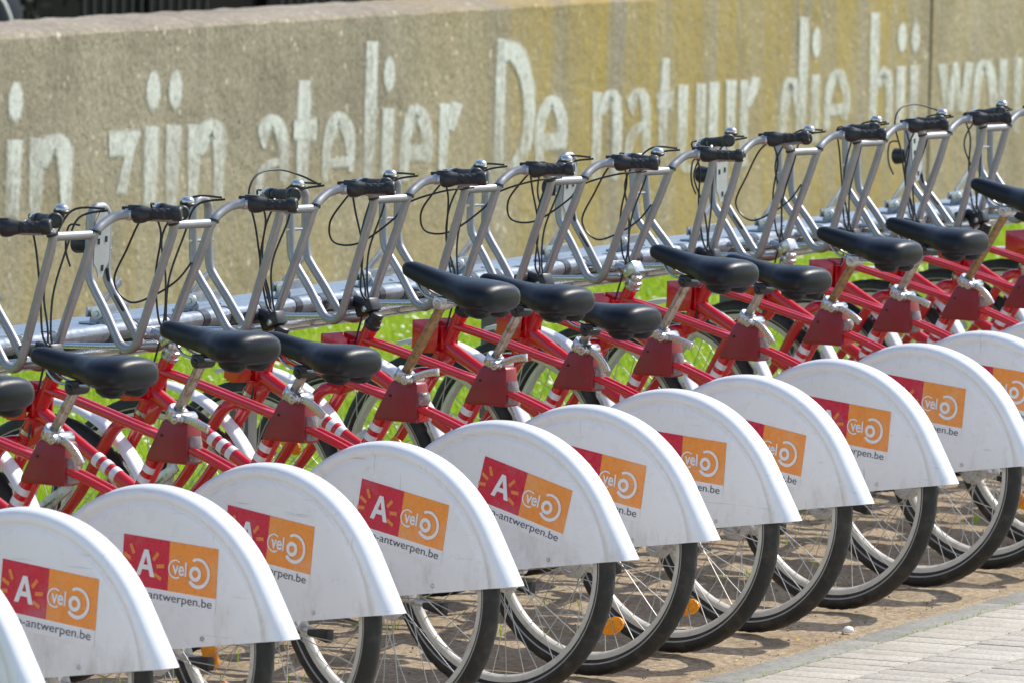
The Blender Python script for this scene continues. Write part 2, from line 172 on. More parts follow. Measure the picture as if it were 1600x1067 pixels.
LETTERS=[["i",[[[[11.826,0.85],[11.82,0.82],[11.805,0.794],[11.782,0.778],[11.756,0.773],[11.731,0.78],[11.709,0.798],[11.696,0.824],[11.692,0.855],[11.698,0.886],[11.713,0.911],[11.735,0.928],[11.761,0.933],[11.787,0.926],[11.808,0.908],[11.822,0.881]]],[[[11.704,0.709],[11.702,0.685],[11.702,0.65],[11.703,0.611],[11.699,0.574],[11.698,0.535],[11.699,0.494],[11.696,0.457],[11.696,0.431]],[[11.809,0.704],[11.809,0.679],[11.807,0.644],[11.802,0.605],[11.803,0.567],[11.799,0.529],[11.793,0.487],[11.79,0.45],[11.786,0.425]]]]],["n",[[[[11.898,0.709],[11.897,0.683],[11.894,0.646],[11.894,0.604],[11.892,0.565],[11.894,0.526],[11.894,0.484],[11.897,0.447],[11.899,0.421]],[[12.005,0.702],[12.003,0.676],[12.0,0.639],[11.995,0.598],[11.992,0.559],[11.987,0.52],[11.983,0.478],[11.978,0.442],[11.974,0.416]]],[[[12.021,0.595],[12.037,0.608],[12.059,0.627],[12.082,0.646],[12.102,0.656],[12.108,0.659],[12.108,0.663],[12.108,0.664],[12.102,0.663],[12.099,0.664],[12.1,0.663],[12.106,0.657],[12.111,0.645],[12.126,0.626],[12.133,0.599],[12.136,0.569],[12.144,0.539],[12.149,0.506],[12.153,0.47],[12.157,0.437],[12.156,0.415]],[[11.95,0.608],[11.955,0.623],[11.961,0.646],[11.972,0.671],[11.986,0.693],[12.016,0.708],[12.056,0.714],[12.096,0.717],[12.137,0.714],[12.173,0.704],[12.202,0.69],[12.222,0.672],[12.239,0.651],[12.238,0.626],[12.24,0.597],[12.242,0.566],[12.238,0.535],[12.236,0.502],[12.231,0.466],[12.226,0.433],[12.226,0.411]]]]],["z",[[[[12.56,0.716],[12.845,0.712],[12.818,0.664],[12.771,0.582],[12.728,0.457],[12.625,0.462],[12.661,0.537],[12.703,0.606],[12.564,0.611]]]]],["i",[[[[13.015,0.853],[13.009,0.822],[12.993,0.795],[12.971,0.778],[12.945,0.773],[12.919,0.78],[12.898,0.799],[12.884,0.826],[12.879,0.858],[12.885,0.889],[12.901,0.915],[12.923,0.933],[12.949,0.938],[12.975,0.931],[12.996,0.912],[13.01,0.885]]],[[[12.88,0.716],[12.882,0.691],[12.88,0.657],[12.878,0.617],[12.879,0.578],[12.878,0.535],[12.879,0.488],[12.88,0.445],[12.882,0.415]],[[12.993,0.709],[12.989,0.685],[12.988,0.651],[12.986,0.611],[12.983,0.572],[12.982,0.529],[12.98,0.482],[12.979,0.439],[12.977,0.41]]]]],["j",[[[[13.211,0.851],[13.205,0.82],[13.19,0.794],[13.169,0.777],[13.144,0.772],[13.119,0.779],[13.098,0.798],[13.085,0.825],[13.081,0.856],[13.087,0.887],[13.102,0.913],[13.123,0.93],[13.148,0.935],[13.173,0.928],[13.194,0.91],[13.207,0.883]]],[[[13.079,0.712],[13.078,0.687],[13.077,0.651],[13.078,0.61],[13.075,0.569],[13.079,0.525],[13.08,0.475],[13.086,0.429],[13.085,0.398]],[[13.192,0.705],[13.191,0.68],[13.187,0.645],[13.182,0.604],[13.182,0.563],[13.176,0.519],[13.173,0.47],[13.166,0.425],[13.166,0.394]]]]],["n",[[[[13.275,0.707],[13.277,0.684],[13.275,0.651],[13.274,0.613],[13.275,0.575],[13.278,0.535],[13.281,0.492],[13.282,0.452],[13.284,0.425]],[[13.382,0.702],[13.379,0.679],[13.379,0.645],[13.377,0.607],[13.374,0.57],[13.369,0.53],[13.364,0.487],[13.361,0.447],[13.357,0.42]]],[[[13.402,0.586],[13.42,0.6],[13.44,0.621],[13.468,0.64],[13.489,0.651],[13.497,0.655],[13.502,0.658],[13.499,0.657],[13.477,0.659],[13.465,0.663],[13.473,0.661],[13.485,0.653],[13.492,0.64],[13.5,0.624],[13.504,0.603],[13.509,0.578],[13.515,0.551],[13.517,0.516],[13.515,0.477],[13.515,0.44],[13.516,0.414]],[[13.33,0.598],[13.333,0.615],[13.341,0.638],[13.347,0.664],[13.36,0.687],[13.389,0.702],[13.424,0.713],[13.468,0.72],[13.526,0.715],[13.57,0.7],[13.591,0.682],[13.604,0.664],[13.615,0.644],[13.616,0.622],[13.615,0.598],[13.61,0.573],[13.603,0.546],[13.6,0.511],[13.598,0.471],[13.594,0.435],[13.59,0.409]]]]],["a",[[[[13.99,0.587],[13.998,0.601],[14.008,0.623],[14.021,0.643],[14.033,0.657],[14.044,0.663],[14.056,0.669],[14.064,0.67],[14.054,0.673],[14.045,0.672],[14.055,0.668],[14.072,0.66],[14.084,0.649],[14.098,0.637],[14.108,0.622],[14.12,0.603],[14.127,0.58],[14.132,0.549],[14.134,0.511],[14.135,0.475],[14.136,0.45]],[[13.969,0.587],[13.959,0.602],[13.943,0.625],[13.93,0.65],[13.929,0.673],[13.945,0.692],[13.971,0.706],[14.006,0.717],[14.058,0.718],[14.107,0.71],[14.14,0.696],[14.163,0.679],[14.184,0.662],[14.194,0.644],[14.202,0.624],[14.203,0.603],[14.206,0.578],[14.208,0.546],[14.206,0.507],[14.204,0.472],[14.203,0.447]]],[[[14.123,0.542],[14.105,0.541],[14.076,0.541],[14.04,0.54],[14.007,0.534],[13.98,0.527],[13.957,0.516],[13.937,0.503],[13.922,0.487],[13.91,0.466],[13.905,0.441],[13.9,0.419],[13.896,0.404]],[[14.138,0.515],[14.118,0.514],[14.092,0.512],[14.068,0.509],[14.049,0.505],[14.033,0.5],[14.015,0.494],[13.999,0.486],[13.986,0.475],[13.978,0.458],[13.971,0.435],[13.969,0.413],[13.967,0.398]]]]],["t",[[[[14.307,0.849],[14.307,0.822],[14.301,0.784],[14.297,0.737],[14.302,0.686],[14.303,0.621],[14.301,0.545],[14.304,0.473],[14.304,0.424]],[[14.408,0.845],[14.407,0.817],[14.412,0.779],[14.415,0.732],[14.408,0.68],[14.405,0.616],[14.403,0.539],[14.396,0.468],[14.393,0.418]]],[[[14.256,0.693],[14.484,0.698],[14.481,0.593],[14.255,0.608]]]]],["e",[[[[14.596,0.423],[14.6,0.447],[14.603,0.482],[14.611,0.52],[14.62,0.552],[14.634,0.577],[14.652,0.6],[14.67,0.62],[14.688,0.636],[14.701,0.649],[14.712,0.659],[14.72,0.661],[14.703,0.66],[14.688,0.662],[14.695,0.658],[14.711,0.65],[14.725,0.639],[14.737,0.628],[14.75,0.615],[14.764,0.599],[14.772,0.579],[14.785,0.551],[14.795,0.516],[14.803,0.483],[14.809,0.46]],[[14.549,0.426],[14.548,0.45],[14.547,0.486],[14.547,0.525],[14.55,0.559],[14.556,0.587],[14.563,0.613],[14.574,0.636],[14.584,0.656],[14.6,0.672],[14.618,0.687],[14.642,0.7],[14.692,0.707],[14.745,0.699],[14.779,0.686],[14.803,0.671],[14.823,0.656],[14.839,0.64],[14.849,0.622],[14.854,0.602],[14.862,0.579],[14.862,0.549],[14.86,0.514],[14.857,0.481],[14.856,0.458]]],[[[14.616,0.483],[14.684,0.483],[14.754,0.481],[14.823,0.481]],[[14.607,0.518],[14.675,0.517],[14.744,0.519],[14.813,0.518]]]]],["l",[[[[14.974,0.99],[14.971,0.945],[14.97,0.879],[14.968,0.803],[14.965,0.727],[14.965,0.644],[14.965,0.551],[14.965,0.466],[14.968,0.407]],[[15.071,0.986],[15.072,0.94],[15.069,0.875],[15.068,0.799],[15.066,0.723],[15.063,0.639],[15.056,0.546],[15.052,0.461],[15.046,0.402]]]]],["i",[[[[15.264,0.847],[15.258,0.817],[15.244,0.792],[15.223,0.775],[15.199,0.77],[15.176,0.777],[15.156,0.795],[15.143,0.821],[15.139,0.851],[15.145,0.881],[15.159,0.907],[15.179,0.923],[15.203,0.928],[15.227,0.922],[15.247,0.904],[15.26,0.878]]],[[[15.146,0.705],[15.143,0.614],[15.141,0.524],[15.138,0.433]],[[15.252,0.699],[15.245,0.608],[15.238,0.518],[15.23,0.427]]]]],["e",[[[[15.416,0.393],[15.416,0.417],[15.412,0.451],[15.416,0.487],[15.418,0.52],[15.425,0.549],[15.438,0.576],[15.452,0.6],[15.465,0.621],[15.482,0.639],[15.5,0.654],[15.52,0.659],[15.493,0.658],[15.472,0.663],[15.488,0.654],[15.508,0.637],[15.53,0.619],[15.542,0.599],[15.557,0.575],[15.566,0.549],[15.574,0.528],[15.583,0.509],[15.58,0.493],[15.581,0.479],[15.577,0.469]],[[15.333,0.397],[15.331,0.42],[15.331,0.454],[15.326,0.492],[15.329,0.526],[15.334,0.557],[15.338,0.586],[15.346,0.614],[15.36,0.638],[15.377,0.66],[15.399,0.681],[15.423,0.701],[15.492,0.71],[15.557,0.693],[15.589,0.673],[15.613,0.651],[15.628,0.628],[15.643,0.603],[15.651,0.576],[15.658,0.549],[15.66,0.526],[15.655,0.506],[15.654,0.488],[15.647,0.473],[15.646,0.463]]],[[[15.426,0.479],[15.492,0.477],[15.559,0.478],[15.626,0.474]],[[15.411,0.537],[15.477,0.537],[15.544,0.536],[15.61,0.539]]]]],["r",[[[[15.731,0.704],[15.736,0.679],[15.735,0.644],[15.737,0.604],[15.736,0.564],[15.737,0.519],[15.733,0.47],[15.736,0.424],[15.735,0.393]],[[15.839,0.698],[15.832,0.674],[15.832,0.639],[15.827,0.599],[15.824,0.559],[15.816,0.514],[15.813,0.465],[15.803,0.42],[15.798,0.389]]],[[[15.883,0.588],[15.909,0.623],[15.936,0.658],[15.962,0.693]],[[15.816,0.597],[15.832,0.634],[15.846,0.67],[15.861,0.707]]]]],["D",[[[[16.334,0.963],[16.334,0.915],[16.331,0.846],[16.329,0.768],[16.327,0.693],[16.326,0.615],[16.327,0.53],[16.326,0.454],[16.327,0.401]],[[16.428,0.959],[16.425,0.911],[16.425,0.842],[16.423,0.764],[16.421,0.688],[16.419,0.61],[16.415,0.526],[16.414,0.45],[16.41,0.397]]],[[[16.409,0.871],[16.432,0.872],[16.456,0.872],[16.466,0.873],[16.462,0.873],[16.476,0.872],[16.5,0.862],[16.525,0.847],[16.55,0.829],[16.574,0.808],[16.598,0.784],[16.612,0.757],[16.626,0.729],[16.639,0.7],[16.641,0.669],[16.646,0.637],[16.646,0.607],[16.641,0.577],[16.635,0.548],[16.624,0.521],[16.611,0.496],[16.577,0.472],[16.543,0.445],[16.506,0.422],[16.476,0.407]],[[16.391,0.95],[16.411,0.949],[16.448,0.949],[16.505,0.945],[16.57,0.932],[16.609,0.911],[16.637,0.89],[16.661,0.868],[16.68,0.845],[16.697,0.819],[16.712,0.791],[16.732,0.761],[16.743,0.731],[16.747,0.699],[16.754,0.666],[16.752,0.632],[16.749,0.6],[16.746,0.569],[16.739,0.539],[16.728,0.508],[16.708,0.479],[16.684,0.448],[16.644,0.419],[16.609,0.395],[16.59,0.377]]]]],["e",[[[[16.871,0.391],[16.869,0.412],[16.863,0.441],[16.859,0.474],[16.859,0.504],[16.862,0.532],[16.871,0.56],[16.879,0.586],[16.893,0.607],[16.915,0.626],[16.942,0.644],[16.965,0.656],[16.96,0.658],[16.944,0.658],[16.963,0.648],[16.984,0.63],[17.0,0.612],[17.015,0.594],[17.024,0.572],[17.031,0.551],[17.036,0.531],[17.04,0.514],[17.039,0.498],[17.035,0.484],[17.037,0.474]],[[16.791,0.393],[16.786,0.413],[16.781,0.443],[16.775,0.477],[16.773,0.509],[16.774,0.538],[16.774,0.568],[16.782,0.596],[16.796,0.623],[16.818,0.647],[16.849,0.67],[16.888,0.689],[16.95,0.699],[17.02,0.686],[17.053,0.665],[17.081,0.642],[17.104,0.62],[17.115,0.597],[17.124,0.573],[17.127,0.549],[17.13,0.528],[17.126,0.509],[17.123,0.491],[17.12,0.477],[17.113,0.467]]],[[[16.856,0.462],[16.941,0.464],[17.028,0.463],[17.116,0.46]],[[16.837,0.531],[16.924,0.528],[17.011,0.528],[17.097,0.53]]]]],["n",[[[[17.423,0.697],[17.427,0.568],[17.424,0.44],[17.425,0.311]],[[17.523,0.692],[17.517,0.564],[17.516,0.435],[17.512,0.306]]],[[[17.543,0.592],[17.56,0.604],[17.583,0.62],[17.605,0.637],[17.627,0.648],[17.642,0.656],[17.652,0.661],[17.642,0.661],[17.61,0.665],[17.611,0.665],[17.619,0.655],[17.632,0.64],[17.64,0.618],[17.649,0.589],[17.654,0.553],[17.658,0.513],[17.657,0.474],[17.653,0.429],[17.651,0.379],[17.645,0.334],[17.641,0.302]],[[17.472,0.606],[17.481,0.619],[17.494,0.638],[17.512,0.657],[17.528,0.674],[17.547,0.685],[17.572,0.695],[17.614,0.703],[17.677,0.696],[17.705,0.68],[17.724,0.664],[17.734,0.643],[17.744,0.618],[17.748,0.587],[17.752,0.55],[17.752,0.509],[17.753,0.468],[17.749,0.422],[17.737,0.373],[17.727,0.327],[17.722,0.296]]]]],["a",[[[[17.911,0.576],[17.913,0.589],[17.915,0.607],[17.92,0.625],[17.932,0.635],[17.943,0.641],[17.96,0.648],[17.974,0.651],[17.963,0.651],[17.949,0.652],[17.959,0.651],[17.973,0.642],[17.986,0.626],[17.996,0.6],[18.005,0.565],[18.007,0.528],[18.012,0.494],[18.008,0.462],[18.007,0.43],[18.004,0.402],[18.001,0.382]],[[17.884,0.576],[17.872,0.588],[17.852,0.607],[17.835,0.627],[17.828,0.648],[17.846,0.667],[17.874,0.681],[17.911,0.693],[17.966,0.696],[18.02,0.687],[18.05,0.671],[18.071,0.652],[18.086,0.629],[18.095,0.599],[18.098,0.563],[18.102,0.524],[18.099,0.49],[18.1,0.456],[18.091,0.424],[18.083,0.396],[18.077,0.376]]],[[[18.026,0.544],[18.005,0.543],[17.971,0.54],[17.93,0.535],[17.89,0.524],[17.863,0.509],[17.839,0.492],[17.822,0.473],[17.811,0.453],[17.804,0.431],[17.805,0.407],[17.804,0.387],[17.806,0.372]],[[18.058,0.51],[18.037,0.508],[18.009,0.505],[17.984,0.501],[17.968,0.495],[17.95,0.486],[17.933,0.473],[17.915,0.457],[17.9,0.442],[17.891,0.424],[17.883,0.402],[17.882,0.382],[17.878,0.368]]]]],["t",[[[[18.233,0.825],[18.228,0.811],[18.226,0.79],[18.217,0.76],[18.214,0.714],[18.209,0.639],[18.209,0.541],[18.206,0.446],[18.204,0.382]],[[18.308,0.821],[18.311,0.806],[18.307,0.786],[18.311,0.755],[18.308,0.709],[18.306,0.634],[18.297,0.536],[18.292,0.442],[18.288,0.377]]],[[[18.16,0.671],[18.379,0.681],[18.362,0.585],[18.164,0.592]]]]],["u",[[[[18.436,0.693],[18.436,0.654],[18.436,0.598],[18.434,0.537],[18.432,0.487],[18.432,0.448],[18.433,0.415],[18.43,0.386],[18.435,0.361],[18.445,0.339],[18.463,0.322],[18.484,0.307],[18.522,0.295],[18.569,0.288],[18.614,0.289],[18.649,0.291],[18.671,0.292]],[[18.546,0.688],[18.543,0.649],[18.539,0.593],[18.537,0.532],[18.538,0.481],[18.535,0.443],[18.531,0.41],[18.536,0.382],[18.539,0.36],[18.547,0.343],[18.553,0.332],[18.561,0.327],[18.562,0.324],[18.57,0.323],[18.595,0.322],[18.625,0.324],[18.649,0.325]]],[[[18.659,0.692],[18.656,0.579],[18.654,0.467],[18.651,0.354]],[[18.756,0.688],[18.754,0.575],[18.751,0.462],[18.749,0.349]]]]],["u",[[[[18.82,0.694],[18.823,0.599],[18.821,0.504],[18.821,0.409]],[[18.928,0.689],[18.92,0.594],[18.918,0.499],[18.914,0.404]]],[[[19.026,0.696],[19.034,0.573],[19.035,0.451],[19.034,0.329]],[[19.14,0.691],[19.131,0.569],[19.13,0.447],[19.13,0.324]]]]],["r",[[[[19.206,0.69],[19.209,0.558],[19.211,0.426],[19.214,0.294]],[[19.3,0.686],[19.299,0.554],[19.3,0.422],[19.299,0.29]]],[[[19.325,0.565],[19.345,0.581],[19.373,0.605],[19.403,0.629],[19.422,0.65],[19.434,0.665],[19.435,0.678],[19.437,0.687],[19.438,0.693]],[[19.27,0.574],[19.279,0.592],[19.294,0.617],[19.308,0.644],[19.322,0.664],[19.329,0.677],[19.338,0.687],[19.342,0.695],[19.346,0.701]]]]],["d",[[[[19.803,0.417],[19.804,0.442],[19.804,0.477],[19.812,0.516],[19.822,0.55],[19.84,0.582],[19.864,0.614],[19.889,0.639],[19.887,0.642],[19.818,0.644],[19.837,0.635],[19.866,0.614],[19.886,0.594],[19.903,0.574],[19.911,0.549],[19.918,0.526],[19.92,0.509]],[[19.701,0.423],[19.705,0.447],[19.711,0.483],[19.714,0.523],[19.722,0.559],[19.733,0.593],[19.745,0.629],[19.761,0.66],[19.805,0.685],[19.921,0.675],[19.955,0.65],[19.974,0.624],[19.991,0.599],[19.994,0.574],[19.994,0.547],[19.99,0.523],[19.991,0.507]]],[[[19.958,0.966],[19.956,0.926],[19.956,0.87],[19.957,0.804],[19.954,0.733],[19.952,0.648],[19.946,0.551],[19.934,0.46],[19.931,0.398]],[[20.055,0.963],[20.059,0.923],[20.061,0.866],[20.06,0.799],[20.06,0.728],[20.051,0.643],[20.041,0.545],[20.038,0.454],[20.03,0.392]]]]],["i",[[[[20.24,0.84],[20.235,0.81],[20.221,0.785],[20.2,0.769],[20.176,0.764],[20.152,0.77],[20.132,0.788],[20.119,0.814],[20.115,0.843],[20.12,0.873],[20.134,0.898],[20.154,0.914],[20.179,0.92],[20.202,0.913],[20.223,0.896],[20.236,0.87]]],[[[20.125,0.687],[20.124,0.583],[20.118,0.478],[20.116,0.374]],[[20.224,0.683],[20.219,0.578],[20.218,0.473],[20.213,0.369]]]]],["e",[[[[20.376,0.419],[20.377,0.443],[20.375,0.478],[20.376,0.515],[20.381,0.548],[20.391,0.574],[20.406,0.599],[20.423,0.62],[20.44,0.637],[20.463,0.65],[20.483,0.661],[20.495,0.664],[20.469,0.665],[20.467,0.664],[20.492,0.65],[20.511,0.63],[20.532,0.609],[20.545,0.588],[20.555,0.563],[20.559,0.539],[20.562,0.519],[20.562,0.502],[20.556,0.487],[20.548,0.474],[20.543,0.465]],[[20.305,0.423],[20.303,0.447],[20.302,0.481],[20.302,0.519],[20.305,0.553],[20.311,0.581],[20.317,0.608],[20.329,0.633],[20.346,0.654],[20.366,0.673],[20.398,0.689],[20.439,0.702],[20.515,0.701],[20.564,0.682],[20.586,0.66],[20.609,0.637],[20.621,0.613],[20.631,0.589],[20.637,0.562],[20.641,0.537],[20.64,0.515],[20.634,0.496],[20.624,0.479],[20.615,0.466],[20.608,0.457]]],[[[20.37,0.484],[20.446,0.485],[20.522,0.487],[20.599,0.489]],[[20.344,0.526],[20.418,0.531],[20.493,0.534],[20.568,0.538]]]]],["h",[[[[20.913,0.963],[20.914,0.916],[20.914,0.849],[20.913,0.774],[20.916,0.703],[20.917,0.631],[20.916,0.555],[20.916,0.488],[20.916,0.441]],[[21.019,0.96],[21.021,0.913],[21.025,0.846],[21.028,0.77],[21.026,0.698],[21.021,0.627],[21.016,0.551],[21.011,0.483],[21.007,0.436]]],[[[21.053,0.595],[21.076,0.61],[21.112,0.632],[21.141,0.65],[21.119,0.647],[21.068,0.654],[21.092,0.641],[21.113,0.617],[21.132,0.587],[21.141,0.546],[21.142,0.493],[21.141,0.442],[21.141,0.407]],[[20.987,0.606],[20.996,0.623],[21.007,0.65],[21.029,0.676],[21.097,0.697],[21.189,0.673],[21.207,0.649],[21.221,0.62],[21.228,0.586],[21.229,0.542],[21.227,0.489],[21.223,0.438],[21.221,0.403]]]]],["i",[[[[21.417,0.832],[21.411,0.802],[21.397,0.777],[21.375,0.76],[21.349,0.755],[21.324,0.762],[21.303,0.779],[21.289,0.805],[21.284,0.835],[21.29,0.865],[21.304,0.89],[21.326,0.907],[21.351,0.912],[21.377,0.906],[21.398,0.888],[21.412,0.862]]],[[[21.288,0.691],[21.287,0.6],[21.287,0.509],[21.289,0.418]],[[21.396,0.687],[21.394,0.596],[21.391,0.504],[21.386,0.413]]]]],["j",[[[[21.603,0.829],[21.598,0.798],[21.584,0.773],[21.564,0.756],[21.54,0.75],[21.516,0.757],[21.496,0.775],[21.483,0.802],[21.479,0.833],[21.484,0.863],[21.498,0.889],[21.518,0.906],[21.542,0.911],[21.566,0.905],[21.586,0.887],[21.599,0.86]]],[[[21.482,0.689],[21.485,0.599],[21.484,0.509],[21.484,0.419]],[[21.587,0.685],[21.581,0.595],[21.58,0.505],[21.577,0.415]]]]],["w",[[[[21.882,0.679],[21.915,0.605],[21.947,0.531],[21.982,0.457]],[[21.984,0.68],[22.011,0.606],[22.038,0.532],[22.063,0.458]]],[[[22.094,0.688],[22.066,0.609],[22.037,0.53],[22.011,0.451]],[[22.157,0.683],[22.137,0.604],[22.116,0.524],[22.095,0.444]]],[[[22.105,0.665],[22.126,0.591],[22.144,0.517],[22.162,0.443]],[[22.163,0.664],[22.187,0.59],[22.213,0.516],[22.239,0.442]]],[[[22.272,0.682],[22.248,0.602],[22.224,0.523],[22.198,0.445]],[[22.38,0.673],[22.345,0.594],[22.31,0.516],[22.277,0.438]]]]],["o",[[[[22.467,0.381],[22.472,0.418],[22.481,0.472],[22.493,0.529],[22.511,0.573],[22.53,0.604],[22.562,0.627],[22.587,0.641],[22.575,0.64],[22.532,0.641],[22.556,0.636],[22.586,0.618],[22.612,0.595],[22.627,0.561],[22.644,0.516],[22.651,0.473],[22.658,0.443]],[[22.379,0.386],[22.384,0.424],[22.388,0.478],[22.396,0.536],[22.405,0.583],[22.424,0.617],[22.437,0.647],[22.463,0.671],[22.528,0.688],[22.629,0.679],[22.669,0.655],[22.7,0.629],[22.722,0.598],[22.739,0.56],[22.742,0.514],[22.748,0.47],[22.751,0.44]]]]],["u",[[[[22.792,0.681],[22.793,0.6],[22.79,0.52],[22.785,0.439]],[[22.899,0.676],[22.894,0.596],[22.892,0.515],[22.892,0.434]]],[[[23.011,0.681],[23.012,0.557],[23.013,0.434],[23.013,0.31]],[[23.115,0.677],[23.112,0.553],[23.11,0.429],[23.108,0.305]]]]]]

def nodes(name):
    m = bpy.data.materials.new(name); m.use_nodes = True; nt = m.node_tree
    return m, nt, nt.nodes, nt.links, nt.nodes['Principled BSDF']
def tex(N, L, vec, scale, det=6, rough=.6, st=(1, 1, 1), off=(0, 0, 0)):
    mp = N.new('ShaderNodeMapping'); mp.inputs['Scale'].default_value = st; mp.inputs['Location'].default_value = off; L.new(vec, mp.inputs[0])
    n = N.new('ShaderNodeTexNoise'); n.inputs['Scale'].default_value = scale; n.inputs['Detail'].default_value = det; n.inputs['Roughness'].default_value = rough
    L.new(mp.outputs[0], n.inputs[0]); return n.outputs[0]
def rng_(N, L, v, a, b, c=0., d=1.):
    r = N.new('ShaderNodeMapRange'); L.new(v, r.inputs[0])
    for i, x in zip((1, 2, 3, 4), (a, b, c, d)): r.inputs[i].default_value = x
    return r.outputs[0]
def mix(N, L, f, a, b, typ='MIX'):
    x = N.new('ShaderNodeMix'); x.data_type = 'RGBA'; x.blend_type = typ
    for s, v in ((0, f), (6, a), (7, b)):
        if isinstance(v, (int, float)): x.inputs[s].default_value = v
        elif isinstance(v, tuple): x.inputs[s].default_value = (*v, 1)
        else: L.new(v, x.inputs[s])
    return x.outputs[2]
def mul(N, L, a, b):
    x = N.new('ShaderNodeMath'); x.operation = 'MULTIPLY'
    for i, v in enumerate((a, b)):
        if isinstance(v, (int, float)): x.inputs[i].default_value = v
        else: L.new(v, x.inputs[i])
    return x.outputs[0]
def bumpn(N, L, b, h, dist):
    bp = N.new('ShaderNodeBump'); bp.inputs['Strength'].default_value = 1; bp.inputs['Distance'].default_value = dist; L.new(h, bp.inputs['Height']); L.new(bp.outputs[0], b.inputs['Normal'])

def concrete(name):
    m, nt, N, L, b = nodes(name)
    g = N.new('ShaderNodeNewGeometry').outputs['Position']
    sep = N.new('ShaderNodeSeparateXYZ'); L.new(g, sep.inputs[0])
    c = mix(N, L, rng_(N, L, tex(N, L, g, 1.6, 8), .35, .65), (.285, .240, .180), (.395, .338, .258))
    # sand-sized speckle and exposed pebbles
    c = mix(N, L, rng_(N, L, tex(N, L, g, 42, 3, .7), .35, .68), mix(N, L, 1., c, (.74, .74, .75), 'MULTIPLY'), mix(N, L, 1., c, (1.24, 1.22, 1.2), 'MULTIPLY'))
    vo = N.new('ShaderNodeTexVoronoi'); vo.inputs['Scale'].default_value = 19; vo.inputs['Randomness'].default_value = 1; L.new(g, vo.inputs[0])
    sel = rng_(N, L, tex(N, L, g, 9, 2), .50, .60)
    c = mix(N, L, mul(N, L, rng_(N, L, vo.outputs['Distance'], .27, .17), sel), c, (.60, .52, .41))
    vo2 = N.new('ShaderNodeTexVoronoi'); vo2.inputs['Scale'].default_value = 27; L.new(g, vo2.inputs[0])
    sel2 = rng_(N, L, tex(N, L, g, 7, 2, .5, (1, 1, 1), (5, 3, 9)), .54, .62)
    c = mix(N, L, mul(N, L, rng_(N, L, vo2.outputs['Distance'], .2, .12), sel2), c, (.10, .085, .065))
    # damp vertical run-off streaks
    s1 = rng_(N, L, tex(N, L, g, 1, 6, .65, (5.5, 1, .28)), .50, .74, 0., .45)
    c = mix(N, L, s1, c, (.17, .150, .112))
    s1b = mul(N, L, rng_(N, L, tex(N, L, g, 1, 7, .7, (9, 1, .12), (2, 0, 7)), .54, .68), rng_(N, L, sep.outputs[2], .45, 1.1, 0., .55))
    c = mix(N, L, s1b, c, (.135, .12, .092))
    # yellow lichen in vertical runs: mostly on the right-hand stretch and low down
    s2 = rng_(N, L, tex(N, L, g, 1, 5, .6, (3.2, 1, .22), (3, 0, 1)), .36, .56)
    rx = rng_(N, L, sep.outputs[0], 15.2, 17.2, .0, .95); rz = rng_(N, L, sep.outputs[2], .62, .05, .0, .55)
    mx = N.new('ShaderNodeMath'); mx.operation = 'MAXIMUM'; L.new(rx, mx.inputs[0]); L.new(rz, mx.inputs[1])
    fall = rng_(N, L, sep.outputs[0], 21.4, 21.9, 1., .35)
    s3 = mul(N, L, mul(N, L, s2, mx.outputs[0]), fall)
    gr = rng_(N, L, tex(N, L, g, 30, 4), .3, .7, .45, 1.)
    c = mix(N, L, mul(N, L, s3, mul(N, L, gr, .85)), c, (.41, .285, .06))
    s4 = rng_(N, L, tex(N, L, g, 1, 5, .6, (7, 1, .5), (8, 0, 4)), .58, .70)
    c = mix(N, L, mul(N, L, mul(N, L, s4, mx.outputs[0]), .55), c, (.45, .30, .04))
    L.new(c, b.inputs['Base Color']); b.inputs['Roughness'].default_value = .9; b.inputs['Specular IOR Level'].default_value = .25
    ad = N.new('ShaderNodeMath'); ad.operation = 'ADD'; L.new(tex(N, L, g, 30, 8, .7), ad.inputs[0]); L.new(mul(N, L, tex(N, L, g, 5, 5), 2.), ad.inputs[1])
    bumpn(N, L, b, ad.outputs[0], .012)
    return m
def wallpaint():
    m, nt, N, L, b = nodes('worn_white_wall_paint')
    g = N.new('ShaderNodeNewGeometry').outputs['Position']
    sep = N.new('ShaderNodeSeparateXYZ'); L.new(g, sep.inputs[0])
    b.inputs['Base Color'].default_value = (.70, .71, .69, 1); b.inputs['Roughness'].default_value = .85
    c = mix(N, L, rng_(N, L, tex(N, L, g, 20, 5), .35, .7), (.68, .675, .655), (.57, .555, .52)); L.new(c, b.inputs['Base Color'])
    at = N.new('ShaderNodeAttribute'); at.attribute_name = 'cover'; ca = N.new('ShaderNodeMath'); ca.operation = 'ADD'; L.new(at.outputs['Fac'], ca.inputs[0]); L.new(rng_(N, L, tex(N, L, g, 45, 5, .7), .3, .7, -.35, .25), ca.inputs[1]); cov = ca.outputs[0]
    # flaking: grows towards the foot of the letters
    n1 = tex(N, L, g, 26, 8, .72); n2 = tex(N, L, g, 3.2, 4, .6, (2.5, 1, .6))
    s = N.new('ShaderNodeMath'); s.operation = 'ADD'; L.new(mul(N, L, n1, .55), s.inputs[0]); L.new(mul(N, L, n2, .45), s.inputs[1])
    z = rng_(N, L, sep.outputs[2], .75, .15, .05, -.17)
    s2 = N.new('ShaderNodeMath'); s2.operation = 'ADD'; L.new(s.outputs[0], s2.inputs[0]); L.new(z, s2.inputs[1])
    a = mul(N, L, rng_(N, L, s2.outputs[0], .35, .56, .22, .93), rng_(N, L, cov, .0, 1.))
    tr = N.new('ShaderNodeBsdfTransparent'); mxs = N.new('ShaderNodeMixShader'); L.new(a, mxs.inputs[0]); L.new(tr.outputs[0], mxs.inputs[1]); L.new(b.outputs[0], mxs.inputs[2])
    L.new(mxs.outputs[0], N['Material Output'].inputs['Surface']); return m
